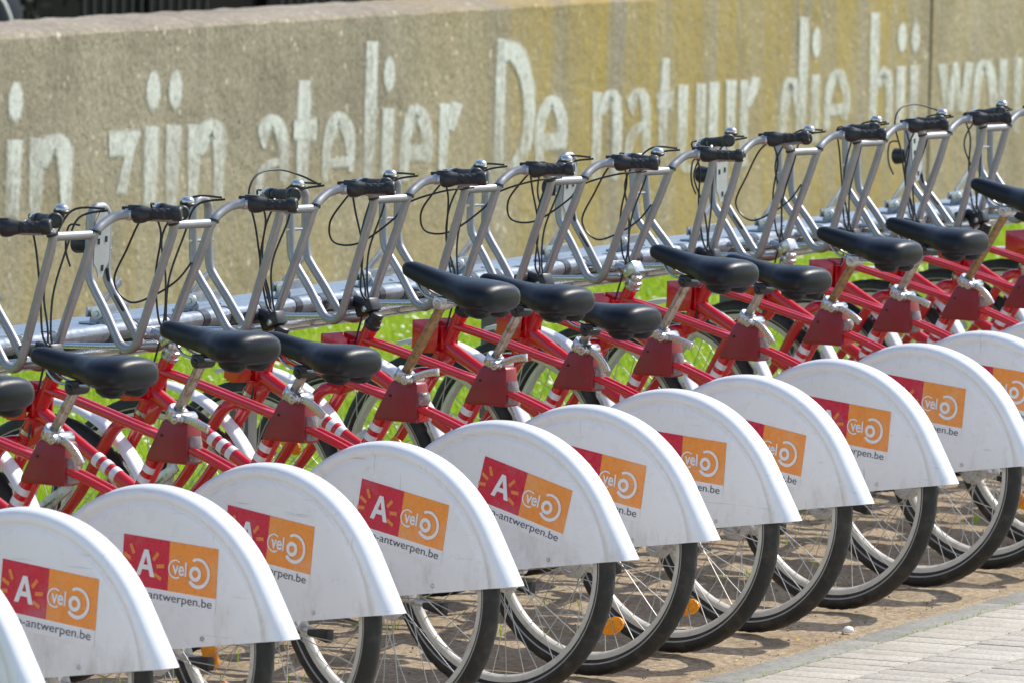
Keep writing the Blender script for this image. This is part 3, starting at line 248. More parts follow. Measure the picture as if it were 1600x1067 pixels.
def soilmat():
    m, nt, N, L, b = nodes('sandy_soil')
    g = N.new('ShaderNodeNewGeometry').outputs['Position']
    c = mix(N, L, rng_(N, L, tex(N, L, g, 3, 8), .35, .65), (.37, .280, .180), (.53, .425, .295))
    c = mix(N, L, rng_(N, L, tex(N, L, g, 55, 5, .7), .38, .66), mix(N, L, 1., c, (.62, .60, .58), 'MULTIPLY'), mix(N, L, 1., c, (1.22, 1.2, 1.18), 'MULTIPLY'))
    L.new(c, b.inputs['Base Color']); b.inputs['Roughness'].default_value = .95; b.inputs['Specular IOR Level'].default_value = .2
    bumpn(N, L, b, tex(N, L, g, 48, 9, .75), .010); return m
def lawnmat():
    m, nt, N, L, b = nodes('lawn_soil')
    g = N.new('ShaderNodeNewGeometry').outputs['Position']
    c = mix(N, L, rng_(N, L, tex(N, L, g, 9, 8), .35, .65), (.17, .24, .02), (.27, .34, .035)); L.new(c, b.inputs['Base Color']); b.inputs['Roughness'].default_value = .95
    return m
def grassmat():
    m, nt, N, L, b = nodes('grass_blade')
    g = N.new('ShaderNodeNewGeometry').outputs['Position']
    c = mix(N, L, rng_(N, L, tex(N, L, g, 2.2, 4), .35, .65), (.30, .48, .018), (.46, .60, .03))
    c = mix(N, L, rng_(N, L, tex(N, L, g, 60, 2), .45, .8, 0., .7), c, (.55, .62, .09)); L.new(c, b.inputs['Base Color']); b.inputs['Roughness'].default_value = .5
    tl = N.new('ShaderNodeBsdfTranslucent'); L.new(c, tl.inputs[0]); mx = N.new('ShaderNodeMixShader'); mx.inputs[0].default_value = .35
    L.new(b.outputs[0], mx.inputs[1]); L.new(tl.outputs[0], mx.inputs[2]); L.new(mx.outputs[0], N['Material Output'].inputs['Surface']); return m
def pavermat():
    m, nt, N, L, b = nodes('concrete_paver')
    g = N.new('ShaderNodeNewGeometry').outputs['Position']; oi = N.new('ShaderNodeObjectInfo')
    c = mix(N, L, rng_(N, L, oi.outputs['Random'], 0, 1), (.45, .405, .335), (.51, .465, .39))
    c = mix(N, L, rng_(N, L, tex(N, L, g, 90, 4, .7), .35, .68), mix(N, L, 1., c, (.70, .70, .70), 'MULTIPLY'), mix(N, L, 1., c, (1.18, 1.18, 1.18), 'MULTIPLY'))
    c = mix(N, L, rng_(N, L, tex(N, L, g, 6, 5), .52, .75, 0., .4), c, (.24, .21, .165))
    L.new(c, b.inputs['Base Color']); b.inputs['Roughness'].default_value = .9; bumpn(N, L, b, tex(N, L, g, 110, 6, .7), .003); return m
M.update(conc=concrete('board_cast_concrete'), paint=wallpaint(), soil=soilmat(), lawn=lawnmat(), grass=grassmat(), paver=pavermat(),
         petal=mat('daisy_petal', (.80, .80, .76), .6), dark=mat('shade_dark_facade', (.004, .004, .0045), .9, spec=.1, var=.4, vscale=3),  # near-black facade colour carries the shade beyond the wall
         bar=mat('shade_dark_railing', (.020, .021, .023), .6, spec=.2, var=.2), hedge=mat('shade_dark_ivy', (.008, .012, .006), .8, spec=.2, var=.5, vscale=9),  # railing and ivy base colours darkened to stand for shade
         pebble=mat('pebble', (.30, .235, .165), .9, var=.35, vscale=40, coord='Object'), sand=mat('joint_sand', (.42, .36, .26), .95, var=.25, vscale=60, bump=.004, bscale=90),
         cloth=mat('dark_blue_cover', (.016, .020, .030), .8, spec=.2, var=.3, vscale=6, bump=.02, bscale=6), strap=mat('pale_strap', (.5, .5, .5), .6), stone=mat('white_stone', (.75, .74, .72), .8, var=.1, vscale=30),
         far=mat('far_paving', (.34, .325, .285), .9, var=.12, vscale=5, dirt=(.22, .19, .15), dscale=3, damt=.5), yel=mat('yellow_petal', (.85, .62, .02), .6))
def fendermat():
    m, nt, N, L, b = nodes('scuffed_white_plastic')
    tc = N.new('ShaderNodeTexCoord').outputs['Object']; oi = N.new('ShaderNodeObjectInfo').outputs['Random']
    cb_ = N.new('ShaderNodeCombineXYZ'); L.new(mul(N, L, oi, 31.), cb_.inputs[0]); L.new(mul(N, L, oi, 17.), cb_.inputs[1])
    ad = N.new('ShaderNodeVectorMath'); L.new(tc, ad.inputs[0]); L.new(cb_.outputs[0], ad.inputs[1]); v = ad.outputs[0]
    sep = N.new('ShaderNodeSeparateXYZ'); L.new(tc, sep.inputs[0])
    c = mix(N, L, rng_(N, L, tex(N, L, v, 4, 4), .3, .7), (.79, .785, .785), (.84, .835, .835))
    low = rng_(N, L, sep.outputs[2], .46, .36); g1 = rng_(N, L, tex(N, L, v, 14, 8, .7, (1, 1, .4)), .50, .68)
    c = mix(N, L, mul(N, L, mul(N, L, g1, low), .5), c, (.42, .39, .33))
    c = mix(N, L, rng_(N, L, tex(N, L, v, 9, 9, .75), .62, .72, 0., .45), c, (.45, .43, .39))
    sc1 = rng_(N, L, tex(N, L, v, 1, 3, .5, (30, 6, 160)), .69, .73, 0., .6); sc2 = rng_(N, L, tex(N, L, v, 1, 3, .5, (30, 150, 9), (4, 4, 4)), .70, .74, 0., .5)
    c = mix(N, L, sc1, c, (.45, .44, .42)); c = mix(N, L, sc2, c, (.45, .44, .42))
    L.new(c, b.inputs['Base Color']); L.new(rng_(N, L, tex(N, L, v, 16, 6), .3, .7, .2, .42), b.inputs['Roughness']); b.inputs['Coat Weight'].default_value = .2
    bumpn(N, L, b, tex(N, L, v, 22, 3), .0006); return m
M['white'] = fendermat()

# ------------------------------------------------------------------ ground
rnd = random.Random(7); nr = np.random.default_rng(11)
def grid(name, x0, x1, y0, y1, dx, z, amp, mt, kind='structure', sc_=6., seed=0):
    nx, ny = int((x1 - x0) / dx) + 1, int((y1 - y0) / dx) + 1
    X, Y = np.linspace(x0, x1, nx), np.linspace(y0, y1, ny)
    V = []
    for y in Y:
        for x in X:
            h = noise.noise((x * sc_, y * sc_, seed)) * .6 + noise.noise((x * sc_ * 4, y * sc_ * 4, seed)) * .4
            V.append((x, y, z + amp * h))
    F = [(j * nx + i, j * nx + i + 1, (j + 1) * nx + i + 1, (j + 1) * nx + i) for j in range(ny - 1) for i in range(nx - 1)]
    me = bpy.data.meshes.new(name); me.from_pydata(V, [], F); me.polygons.foreach_set('use_smooth', [True] * len(F)); me.materials.append(mt)
    o = obj(name, me); o['kind'] = kind; return o
g = MB().box((0, 0, -.65), (900, 900, 1)).mesh('ground', M['lawn'], False); obj('ground', g)['kind'] = 'structure'
sl_ = grid('soil_strip', -3.2, 13.0, -.302, 1.25, .018, -.006, .010, M['soil'])
for v in sl_.data.vertices:   # soil spilling unevenly over the kerb edge
    if v.co.y < -.235:
        e = noise.noise((v.co.x * 5, 3, 1)) * .5 + noise.noise((v.co.x * 19, v.co.y * 19, 2)) * .5
        v.co.z = .0045 - .010 * max(0, (-.258 - v.co.y) / .03 - e * .9) - .002 * abs(e) if v.co.y < -.25 else max(v.co.z, -.002)
LZ = lambda y: -.012 - .085 * min(1., max(0., (y - 1.6) / 3.2)) ** 1.2
lw = grid('lawn', -3.2, 30, 1.22, 6.1, .12, 0, .02, M['lawn'], sc_=2.5)
for v in lw.data.vertices: v.co.z += LZ(v.co.y)
# pebbles and clods on the soil: uncountable
pb = MB()
for i in range(5200):
    x, y = rnd.uniform(-1, 9.5), -.25 + 1.45 * rnd.random() ** 1.25
    if rnd.random() < .09: y = -.25 - .75 * rnd.random() ** 2.5; x = rnd.uniform(2.5, 7)
    r = .0016 + .0042 * rnd.random() ** 4 + (.003 if rnd.random() < .02 else 0)
    c = Vector((x, y, -.006 + r * .35)); d = [Vector(q) for q in ((1, 0, 0), (0, 1, 0), (-1, 0, 0), (0, -1, 0), (0, 0, .8), (0, 0, -.8))]
    d = [Matrix.Rotation(rnd.random() * 6, 3, 'Z') @ (q * r * rnd.uniform(.6, 1.3)) + c for q in d]
    pb.add(d, [(0, 1, 4), (1, 2, 4), (2, 3, 4), (3, 0, 4), (1, 0, 5), (2, 1, 5), (3, 2, 5), (0, 3, 5)])
tag(obj('pebbles', pb.mesh('pebbles', M['pebble'], False)), 'small brown pebbles and clods strewn over the sandy soil', 'pebbles', kind='stuff')
# grass
def blades(name, pts, label, mt):
    V = []; F = []
    for (x, y, z, h, w) in pts:
        a = rnd.random() * 6.283; l = rnd.uniform(.1, .75) * h; b = rnd.random() * 6.283
        dx, dy = math.cos(a) * w * .5, math.sin(a) * w * .5; ex, ey = math.cos(b) * l, math.sin(b) * l
        n = len(V)
        V += [(x - dx, y - dy, z), (x + dx, y + dy, z), (x - dx * .8 + ex * .35, y - dy * .8 + ey * .35, z + h * .6), (x + dx * .8 + ex * .35, y + dy * .8 + ey * .35, z + h * .6), (x + ex, y + ey, z + h)]
        F += [(n, n + 1, n + 3, n + 2), (n + 2, n + 3, n + 4)]
    me = bpy.data.meshes.new(name); me.from_pydata(V, [], F); me.materials.append(mt)
    return tag(obj(name, me), label, 'grass', kind='stuff')
pts = []
for i in range(120000):
    y = 1.0 + 5.0 * rnd.random() ** 1.1
    x0 = 1.5 + (y - 1) * 1.9; x = rnd.uniform(x0 - .6, x0 + 8.2 + (y - 1) * .75)
    if y < 1.7 and noise.noise((x * 2.2, y * 2.2, 4)) + (y - 1.25) * 1.6 < -.05: continue
    pts.append((x, y, LZ(y) - .004, rnd.uniform(.03, .062), rnd.uniform(.004, .009)))
for i in range(1500):
    x, y = rnd.uniform(0, 9), rnd.uniform(.35, 1.3)
    if noise.noise((x * 3.1, y * 3.1, 9)) > .32: pts.append((x, y, -.006, rnd.uniform(.01, .04), rnd.uniform(.003, .006)))
for i in range(500):
    x = rnd.uniform(3, 6.5)
    y = -.262 + rnd.gauss(0, .012) if rnd.random() < .3 else -.372 + rnd.gauss(0, .006)
    if noise.noise((x * 2.6, y * 20, 2)) > .05: pts.append((x, y, -.008, rnd.uniform(.006, .018), rnd.uniform(.002, .004)))
blades('grass', pts, 'bright green lawn grass growing between the docking rail and the wall', M['grass'])
dz = MB(); dzc = MB()
for i in range(3600):
    y = 1.5 + 4.4 * rnd.random(); x0 = 1.5 + (y - 1) * 1.9; x = rnd.uniform(x0 - .6, x0 + 8 + (y - 1) * .7)
    if noise.noise((x * 1.3, y * 1.3, 21)) < -.02: continue
    h = LZ(y) + rnd.uniform(.045, .065); r = rnd.uniform(.005, .009); t = Vector((rnd.uniform(-.5, .3), rnd.uniform(-.6, .1), 1)).normalized()
    u = t.orthogonal().normalized(); w = t.cross(u); c = Vector((x, y, h))
    dz.add([c + (u * math.cos(k * 1.0472) + w * math.sin(k * 1.0472)) * r for k in range(6)], [(0, 1, 2, 3, 4, 5)])
    c2 = c + t * .0015; dzc.add([c2 + (u * math.cos(k * 1.2566) + w * math.sin(k * 1.2566)) * r * .38 for k in range(5)], [(0, 1, 2, 3, 4)])
tag(obj('daisies', dz.mesh('daisies', M['petal'], False)), 'scattered small white daisies flowering in the lawn', 'daisies', kind='stuff')
tag(obj('daisy_centres', dzc.mesh('daisy_centres', M['yel'], False)), 'tiny yellow centres of the lawn daisies', 'daisies', kind='stuff')
# kerb and paving
base = MB().box((5, -2.3, -.062), (22, 4.1, .1)).mesh('joint_bed', M['sand'], False); pv = obj('pavement', base); pv['kind'] = 'structure'
kb = MB().box((0, 0, -.051), (.995, .108, .1)).mesh('kerb_stone', M['kerb'], True, bevel=.004)
kerb = obj('kerb', MB().box((4.5, -.3175, -.09), (15, .11, .06)).mesh('kerb_bed', M['sand'], False)); kerb['kind'] = 'structure'
for i in range(15): obj('kerb_stone', kb, kerb, (-2.45 + i, -.3175, rnd.uniform(-.002, .002)))
pm = MB().box((0, 0, -.03), (.1005, .2055, .06)).mesh('paver', M['paver'], True, bevel=.003)
cnt = 0
for j in range(6):
    for i in range(49):
        x = 2.25 + (i + .5 * (j % 2)) * .105; y = -.378 - .105 - j * .21
        if cnt >= 294: break
        obj('paver', pm, pv, (x + rnd.uniform(-.001, .001), y, .002 + rnd.uniform(-.0012, .0012)), (rnd.gauss(0, .003), rnd.gauss(0, .003), rnd.gauss(0, .004))); cnt += 1
far = MB()
def frow(x0, x1, j):
    y = -.378 - .105 - j * .21; x = x0
    while x < x1:
        z = .002 + rnd.uniform(-.002, .002); far.box((x + .0525 * (j % 2), y, z - .03), (.1005, .2055, .06)); x += .105
for j in range(6): frow(-3, 2.2, j); frow(7.5, 12, j)
for j in range(6, 16): frow(-3, 12, j)
o = obj('paver_field', far.mesh('paver_field', M['paver'], False), pv); o['kind'] = 'stuff'
st = MB()
st.lathe([(.0005, -.008), (.012, -.006), (.016, .001), (.011, .008), (.0005, .011)], (0, 0, 0), (0, 0, 1), 9)
st.v = [(p[0] * 1.2 * (1 + .2 * noise.noise((p[0] * 90, p[1] * 90, 3))), p[1] * .9, p[2]) for p in st.v]
lf = MB()
for i in range(60):
    x, y = rnd.uniform(2.6, 7), rnd.choice([rnd.uniform(-.26, -.18), rnd.uniform(-.4, .9)]); r = rnd.uniform(.003, .007); a = rnd.random() * 6.28
    u = Vector((math.cos(a), math.sin(a), rnd.uniform(-.1, .3))) * r; w = Vector((-math.sin(a), math.cos(a), rnd.uniform(-.2, .4))) * r * .55; c = Vector((x, y, .004))
    lf.add([c - u, c - u * .2 + w, c + u, c - u * .2 - w], [(0, 1, 2, 3)])
tag(obj('fallen_petals', lf.mesh('fallen_petals', M['yel'], False)), 'tiny yellow fallen petals scattered over soil and kerb', 'petals', kind='stuff')
# ------------------------------------------------------------------ wall with painted words
WY = 6.05; WH = 1.105; WT = .40
def wall(x0, x1, label, seed):
    nx = int((x1 - x0) / .06); prof = [(0, -.3), (0, .3), (0, .7), (0, WH - .012), (.012, WH + .004), (.09, WH + .022), (.16, WH + .026), (WT - .03, WH + .026), (WT, WH), (WT, -.3)]
    V = []
    for i in range(nx + 1):
        x = x0 + (x1 - x0) * i / nx
        for k, (dy, z) in enumerate(prof):
            a = noise.noise((x * 7, k * 3.3, seed)) * .006 + noise.noise((x * 23, k * 5.1, seed)) * .005 if k >= 3 else 0
            V.append((x, WY + dy + (a * .5 if k in (3, 4) else 0), z + a))
    n = len(prof); F = [(i * n + k, (i + 1) * n + k, (i + 1) * n + k + 1, i * n + k + 1) for i in range(nx) for k in range(n - 1)]
    F += [tuple(range(n)), tuple(nx * n + k for k in range(n))[::-1]]
    m = MB().add(V, F)
    return tag(obj('concrete_wall', m.mesh('concrete_wall', M['conc'], True, angle=.5)), label, 'wall', 'concrete wall sections')
wallA = wall(3.0, 21.755, 'long weathered concrete wall section left of the dark vertical joint, painted with words', 1.)
wallB = wall(21.79, 30.0, 'concrete wall section right of the dark vertical joint, at the upper right edge', 5.)
def letter(ch, polys):
    m = MB(); cov = []
    for q, pl in enumerate(polys):
        y = WY - .0045 - .0012 * q
        if len(pl) == 2:
            n = len(pl[0]); A, B = [Vector((p[0], y, p[1])) for p in pl[0]], [Vector((p[0], y, p[1])) for p in pl[1]]
            rows = [(-.24, 0.), (.06, 1.), (.5, 1.), (.94, 1.), (1.24, 0.)]; w = (B[0] - A[0]).length * .3
            A = [A[0] + (A[0] - A[1]).normalized() * w * .3] + A + [A[-1] + (A[-1] - A[-2]).normalized() * w * .5]; B = [B[0] + (B[0] - B[1]).normalized() * w * .3] + B + [B[-1] + (B[-1] - B[-2]).normalized() * w * .5]; n += 2
            V = []
            for t, c in rows:
                V += [A[i].lerp(B[i], t) for i in range(n)]; cov += [c * (0. if i in (0, n - 1) else 1.) for i in range(n)]
            m.add(V, [(r * n + i, r * n + i + 1, (r + 1) * n + i + 1, (r + 1) * n + i) for r in range(4) for i in range(n - 1)])
        else:
            P = [Vector((p[0], y, p[1])) for p in pl[0]]; n = len(P); C = sum(P, Vector()) / n
            area = sum(P[i].x * P[(i + 1) % n].z - P[(i + 1) % n].x * P[i].z for i in range(n)); sg = 1 if area > 0 else -1
            def nrm(i):
                e = (P[(i + 1) % n] - P[i - 1]).normalized(); return Vector((-e.z, 0, e.x)) * sg
            I = [P[i] + nrm(i) * .016 for i in range(n)]; O = [P[i] - nrm(i) * .008 for i in range(n)]
            m.add(O + I, [(i, (i + 1) % n, n + (i + 1) % n, n + i) for i in range(n)] + [tuple(n + i for i in range(n))]); cov += [0.] * n + [1.] * n
    x = sum(p[0] for p in m.v) / len(m.v); lm = m.mesh('painted_letter', M['paint'], False)
    lm.attributes.new('cover', 'FLOAT', 'POINT').data.foreach_set('value', cov)
    obj('painted_letter', lm, wallA if x < 21.77 else wallB)
for ch, polys in LETTERS: letter(ch, polys)
# ------------------------------------------------------------------ background behind the wall, its shade put into dark material colours
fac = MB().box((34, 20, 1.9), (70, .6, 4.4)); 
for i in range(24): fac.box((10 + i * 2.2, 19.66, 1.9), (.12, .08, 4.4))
tag(obj('dark_building', fac.mesh('dark_building', M['dark'], False)), 'building front beyond the wall, its shade put into a nearly black colour', 'building')
def railing(x0, x1, y, label):
    e = empty('railing', ((x0 + x1) / 2, y, 0))
    w = x1 - x0; bar = MB().box((0, 0, .6), (.022, .022, 1.16)).mesh('bar', M['bar'], True, bevel=.002)
    obj('rail', MB().box((0, 0, 1.2), (w, .04, .04)).mesh('rail', M['bar'], True, bevel=.004), e); obj('rail', MB().box((0, 0, .1), (w, .04, .04)).mesh('rail', M['bar'], True, bevel=.004), e)
    k = int(w / .115)
    for i in range(k): obj('bar', bar, e, (-w / 2 + (i + .5) * w / k, 0, 0))
    return tag(e, label, 'railing', 'dark railings beyond the wall')
railing(24.2, 25.9, 12, 'dark metal railing of upright bars seen over the left part of the wall')
railing(26.8, 29.5, 12, 'dark metal railing of upright bars seen over the middle of the wall')
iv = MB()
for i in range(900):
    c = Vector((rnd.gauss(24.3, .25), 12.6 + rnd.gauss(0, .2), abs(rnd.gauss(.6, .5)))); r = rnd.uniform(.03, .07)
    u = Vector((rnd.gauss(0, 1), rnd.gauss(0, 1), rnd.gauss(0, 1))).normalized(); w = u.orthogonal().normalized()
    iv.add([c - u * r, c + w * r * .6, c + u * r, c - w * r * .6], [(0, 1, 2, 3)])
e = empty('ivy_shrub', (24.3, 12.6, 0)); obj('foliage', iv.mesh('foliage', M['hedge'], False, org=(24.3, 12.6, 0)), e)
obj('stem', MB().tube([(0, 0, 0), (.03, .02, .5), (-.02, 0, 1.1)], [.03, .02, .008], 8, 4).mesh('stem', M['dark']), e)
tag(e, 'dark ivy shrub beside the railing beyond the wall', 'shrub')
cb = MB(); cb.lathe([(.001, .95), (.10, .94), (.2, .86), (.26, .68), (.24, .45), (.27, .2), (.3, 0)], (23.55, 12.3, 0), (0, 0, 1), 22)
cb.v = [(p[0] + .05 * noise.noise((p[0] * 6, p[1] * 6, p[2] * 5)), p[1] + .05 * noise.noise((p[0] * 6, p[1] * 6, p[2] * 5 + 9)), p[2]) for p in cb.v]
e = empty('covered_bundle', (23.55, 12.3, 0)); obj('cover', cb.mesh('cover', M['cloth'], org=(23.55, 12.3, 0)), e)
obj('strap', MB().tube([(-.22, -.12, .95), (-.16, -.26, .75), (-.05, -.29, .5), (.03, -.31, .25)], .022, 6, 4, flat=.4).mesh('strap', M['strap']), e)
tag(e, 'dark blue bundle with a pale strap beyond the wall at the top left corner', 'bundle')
tag(obj('white_stone', st.mesh('white_stone', M['stone'], True, angle=2), None, (4.228, -.21, .002)), 'small white stone lying on the soil beside the kerb', 'stone')

# ------------------------------------------------------------------ docking rail
BETA = R(-14.21)
BX = {-1: -.58, 0: 0., 1: .587, 2: 1.172, 3: 1.805, 4: 2.458, 5: 2.984, 6: 3.531, 7: 4.048, 8: 4.661, 9: 5.296, 10: 5.821, 11: 6.383, 12: 6.925, 13: 7.467, 14: 8.03, 15: 8.6}
RY = 1.12; RZ = .016
rail = empty('docking_rail', (4.2, RY, 0))
def rp(name, mb, mt, **k): return obj(name, mb.mesh(name, mt, **k), rail, (-4.2, -RY, RZ))
rp('top_plate', MB().box((4.2, RY + .125, .792), (14.4, .22, .008)), M['galv'], bevel=.002)
rp('front_pipe', MB().tube([(-3, RY, .788), (11.4, RY, .788)], .0225, 16), M['galv'])
rp('lower_channel', MB().box((4.2, RY + .03, .744), (14.4, .07, .028)), M['galvd'], bevel=.003)
rp('lower_lip', MB().box((4.2, RY - .014, .7315), (14.4, .020, .005)), M['galvd'])
rp('rod', MB().tube([(-3, RY - .028, .752), (11.4, RY - .028, .752)], .0055, 8), M['chrome'])
bandm = MB().tube([(-.019, 0, 0), (.019, 0, 0)], .0242, 16).mesh('pipe_band', M['bandd'])
bolt = MB().lathe([(.0005, .008), (.006, .0075), (.008, .004), (.0082, 0), (.012, 0), (.012, -.002)], (0, 0, 0), (0, 0, 1), 10).mesh('bolt', M['chrome'])
plate = MB().prism([(0, 0), (.0, .02), (.012, .040), (.025, .043), (.04, .034), (.045, 0)], -.003, .003).mesh('bracket', M['galv'], bevel=.0015)
arms = MB().box((.10, .045, .030), (.23, .006, .024)); arms.box((.125, .0515, .066), (.135, .005, .020), Matrix.Rotation(-.46, 3, 'Y')); arms.box((.09, .045, .003), (.20, .05, .005))
arms = arms.mesh('bracket_arm', M['galv'], bevel=.0012)
eye = MB().lathe([(.0005, -.012), (.006, -.012), (.007, -.007), (.016, -.006), (.017, 0)], (0, 0, 0), (1, 0, 0), 14).mesh('bolt', M['chrome'])
for n, x in BX.items():
    rx = x + .27 - 4.2
    for d in (-.14, .02, .20): obj('pipe_band', bandm, rail, (rx + d, 0, .788 + RZ))
    b = obj('bracket', plate, rail, (rx - .02, .06, .796 + RZ)); obj('bracket_arm', arms, b); obj('bolt', eye, b, (-.004, .02, .028))
    for dx, dy in ((-.06, .05), (.17, .05), (.21, .11)): obj('bolt', bolt, rail, (rx + dx, dy, .796 + RZ))
pst = MB().box((0, 0, .36), (.055, .055, .74)); pst.box((0, 0, .004), (.16, .16, .012))
pst = pst.mesh('post', M['greypost'], bevel=.004)
for x in (-1.6, .2, 1.88, 3.477, 5.071, 6.826, 8.6, 10.4): obj('post', pst, rail, (x - 4.2, .045, 0))
tag(rail, 'long silver galvanised docking rail with dark bands running behind the bicycles', 'docking rail')

# ------------------------------------------------------------------ bicycle meshes (bike frame: y forward from the rear axle, z up)
AX = .325; AXF = 1.06
me = {}
def wheel_parts():
    c = (0, 0, 0); ax = (1, 0, 0)
    me['rim'] = MB().lathe([(.288, -.0125), (.282, -.0132), (.2725, -.0120), (.2685, -.007), (.267, 0), (.2685, .007), (.2725, .0120), (.282, .0132), (.288, .0125), (.284, .008), (.284, -.008)], c, ax, 72, True).mesh('rim', M['rim'])
    t = [(.3015 + .0235 * math.cos(a) * (1 if math.cos(a) > 0 else .9), .0225 * math.sin(a)) for a in [i * 2 * math.pi / 18 for i in range(18)]]
    T = MB(); T.lathe(t, c, ax, 96, True)
    for i, p in enumerate(T.v):   # shallow tread blocks
        ring, k = divmod(i, 96)
        if ring in (0, 1, 2, 16, 17) and (k + ring) % 2: T.v[i] = (p[0], p[1] * .9935, p[2] * .9935)
    me['tyre'] = T.mesh('tyre', M['tyre'], angle=1.2)
    s = MB()
    for sg in (-1, 1): s.lathe([(.2925, sg * .0203), (.2935, sg * .0216), (.2955, sg * .0222), (.2965, sg * .0217)], c, ax, 96)
    me['stripe'] = s.mesh('reflective_stripe', M['refl'])
    sp = MB()
    for i in range(36):
        a = i * 2 * math.pi / 36; sg = 1 if i % 2 else -1; b = a + (1.25 if (i // 2) % 2 else -1.25)
        sp.tube([(sg * .028, .026 * math.cos(b), .026 * math.sin(b)), (sg * .004, .2685 * math.cos(a), .2685 * math.sin(a))], .00125, 5)
    me['spokes'] = sp.mesh('spokes', M['spoke'])
    h = MB().lathe([(.0005, -.062), (.006, -.062), (.006, -.05), (.012, -.05), (.014, -.036), (.030, -.034), (.030, -.026), (.020, -.02), (.019, .02), (.030, .026), (.030, .034), (.014, .036), (.012, .05), (.006, .05), (.006, .062), (.0005, .062)], c, ax, 20)
    me['hub'] = h.mesh('hub', M['hub'])
    r = MB(); n = 14
    for x in (-.006, .003):
        r.add([(x, .212 + .021 * math.cos(k * 2 * math.pi / n), .036 * math.sin(k * 2 * math.pi / n)) for k in range(n)], [])
    r.f = [tuple(range(n)), tuple(range(2 * n - 1, n - 1, -1))] + [(k, (k + 1) % n, n + (k + 1) % n, n + k) for k in range(n)]
    me['reflector'] = r.mesh('reflector', M['amber'], bevel=.0015)
wheel_parts()
# rear fender: half disc with raised rim and flared lip
FC = .305; prof = [(.004, -.0462), (.10, -.047), (.2, -.0478), (.30, -.0482), (.3140, -.0480), (.3175, -.0462), (.3205, -.0425), (.3235, -.0440), (.3270, -.0500), (.3320, -.0545), (.3390, -.0550), (.3465, -.0505), (.3525, -.0385), (.3560, -.0180), (.3568, -.0060)]
prof = [(a, b * .64) for a, b in prof]; prof = prof + [(a, -b) for a, b in prof[::-1]]
F = MB(); NA = 64; np_ = len(prof); V = []
for i in range(NA + 1):
    ph = math.pi * (i / NA) ** 1.12; d = R(8.4)
    for r, x in prof:
        fl = max(0, 1 - ph / R(24)) ** 2.2
        rr = r + (fl * .032 * max(0, (r - .3205) / .036)); xx = x * (1 + .10 * fl if r > .32 else 1)
        V.append((xx, -math.cos(ph + d) * rr, FC + math.sin(ph + d) * rr))
F.add(V, [(i * np_ + k, (i + 1) * np_ + k, (i + 1) * np_ + k + 1, i * np_ + k + 1) for i in range(NA) for k in range(np_ - 1)])
me['rear_fender'] = F.mesh('rear_fender', M['white'], angle=1.0, solid=.0018)
# front fender
F = MB(); V = []; pr = [(.350, -.0245), (.359, -.0225), (.3625, -.0145), (.364, 0), (.3625, .0145), (.359, .0225), (.350, .0245)]
for i in range(41):
    a = R(72) + (R(205) - R(72)) * i / 40
    for r, x in pr: V.append((x, AXF + math.cos(a) * r, AX + math.sin(a) * r))
F.add(V, [(i * 7 + k, (i + 1) * 7 + k, (i + 1) * 7 + k + 1, i * 7 + k + 1) for i in range(40) for k in range(6)])
me['front_fender'] = F.mesh('front_fender', M['fwhite'], angle=1.2, solid=.0015)
# frame tubes
def seat(z): return .229 + .626 * (.863 - z)
me['head_tube'] = MB().tube([(0, .683, .812), (0, .772, .662)], .0185, 16).mesh('head_tube', M['red'])
me['headset'] = MB().lathe([(.0195, -.004), (.021, 0), (.021, .008), (.018, .010), (.0175, .026), (.015, .027)], (0, .686, .807), (0, -.51, .86), 18).mesh('headset', M['black'])
me['headset_s'] = MB().lathe([(.0195, -.004), (.0215, 0), (.0215, .006), (.018, .008), (.0185, .014), (.021, .016), (.0205, .024), (.015, .026)], (0, .686, .807), (0, -.51, .86), 18).mesh('headset', M['chrome'])
me['down_tube'] = MB().tube([(0, .735, .722), (0, .66, .684), (0, .52, .614), (0, .405, .556)], [.019, .0175, .0165, .0165], 16, 3).mesh('down_tube', M['red'])
def ring(name, a, b, r):
    return MB().tube([a, b], r, 18).mesh(name, M['band'])
dd = Vector((0, -.115, -.058)).normalized()
me['db'] = [ring('white_band', Vector((0, .548, .6285)) + dd * k, Vector((0, .548, .6285)) + dd * (k + .017), .0172) for k in (0, .031, .062)]
me['seat_tube'] = MB().tube([(0, seat(.75), .75), (0, seat(.30), .30)], .0160, 16).mesh('seat_tube', M['red'])
ds = Vector((0, .626, -1)).normalized(); s0 = Vector((0, seat(.628), .628))
me['sb'] = [ring('white_band', s0 + ds * k, s0 + ds * (k + .0165), .0166) for k in (0, .030, .060, .090)]
me['strut'] = MB().tube([(-.006, seat(.66) - .032, .66), (-.006, seat(.36) - .034, .36)], .0065, 10).mesh('seat_strut', M['red'])
def twin(sg):
    return MB().tube([(sg * .0095, .70, .772), (sg * .0118, .60, .753), (sg * .0122, .357, .697), (sg * .0122, .241, .671), (sg * .0122, .13, .636), (sg * .0120, .075, .612)], .0092, 12, 6).mesh('frame_tube', M['red'])
me['twin'] = [twin(-1), twin(1)]
me['web'] = [MB().box((0, y, z), (.03, .055, .006), Matrix.Rotation(.2, 3, 'X')).mesh('frame_gusset', M['red'], bevel=.001) for y, z in ((.37, .704), (.62, .757))]
me['stay'] = [MB().tube([(sg * .03, .56, .31), (sg * .036, .25, .31), (sg * .042, 0, .315)], .009, 10, 3).mesh('chain_stay', M['red']) for sg in (-1, 1)]
fk = MB().tube([(0, .772, .662), (0, .79, .640)], .017, 12)
for sg in (-1, 1): fk.tube([(0, .786, .648), (sg * .035, .797, .648), (sg * .046, .820, .625), (sg * .047, .864, .560), (sg * .047, .915, .478), (sg * .047, .985, .40), (sg * .047, 1.05, .335)], [.015, .0155, .0155, .015, .0135, .012, .010], 12, 4)
me['fork'] = fk.mesh('fork', M['red'])
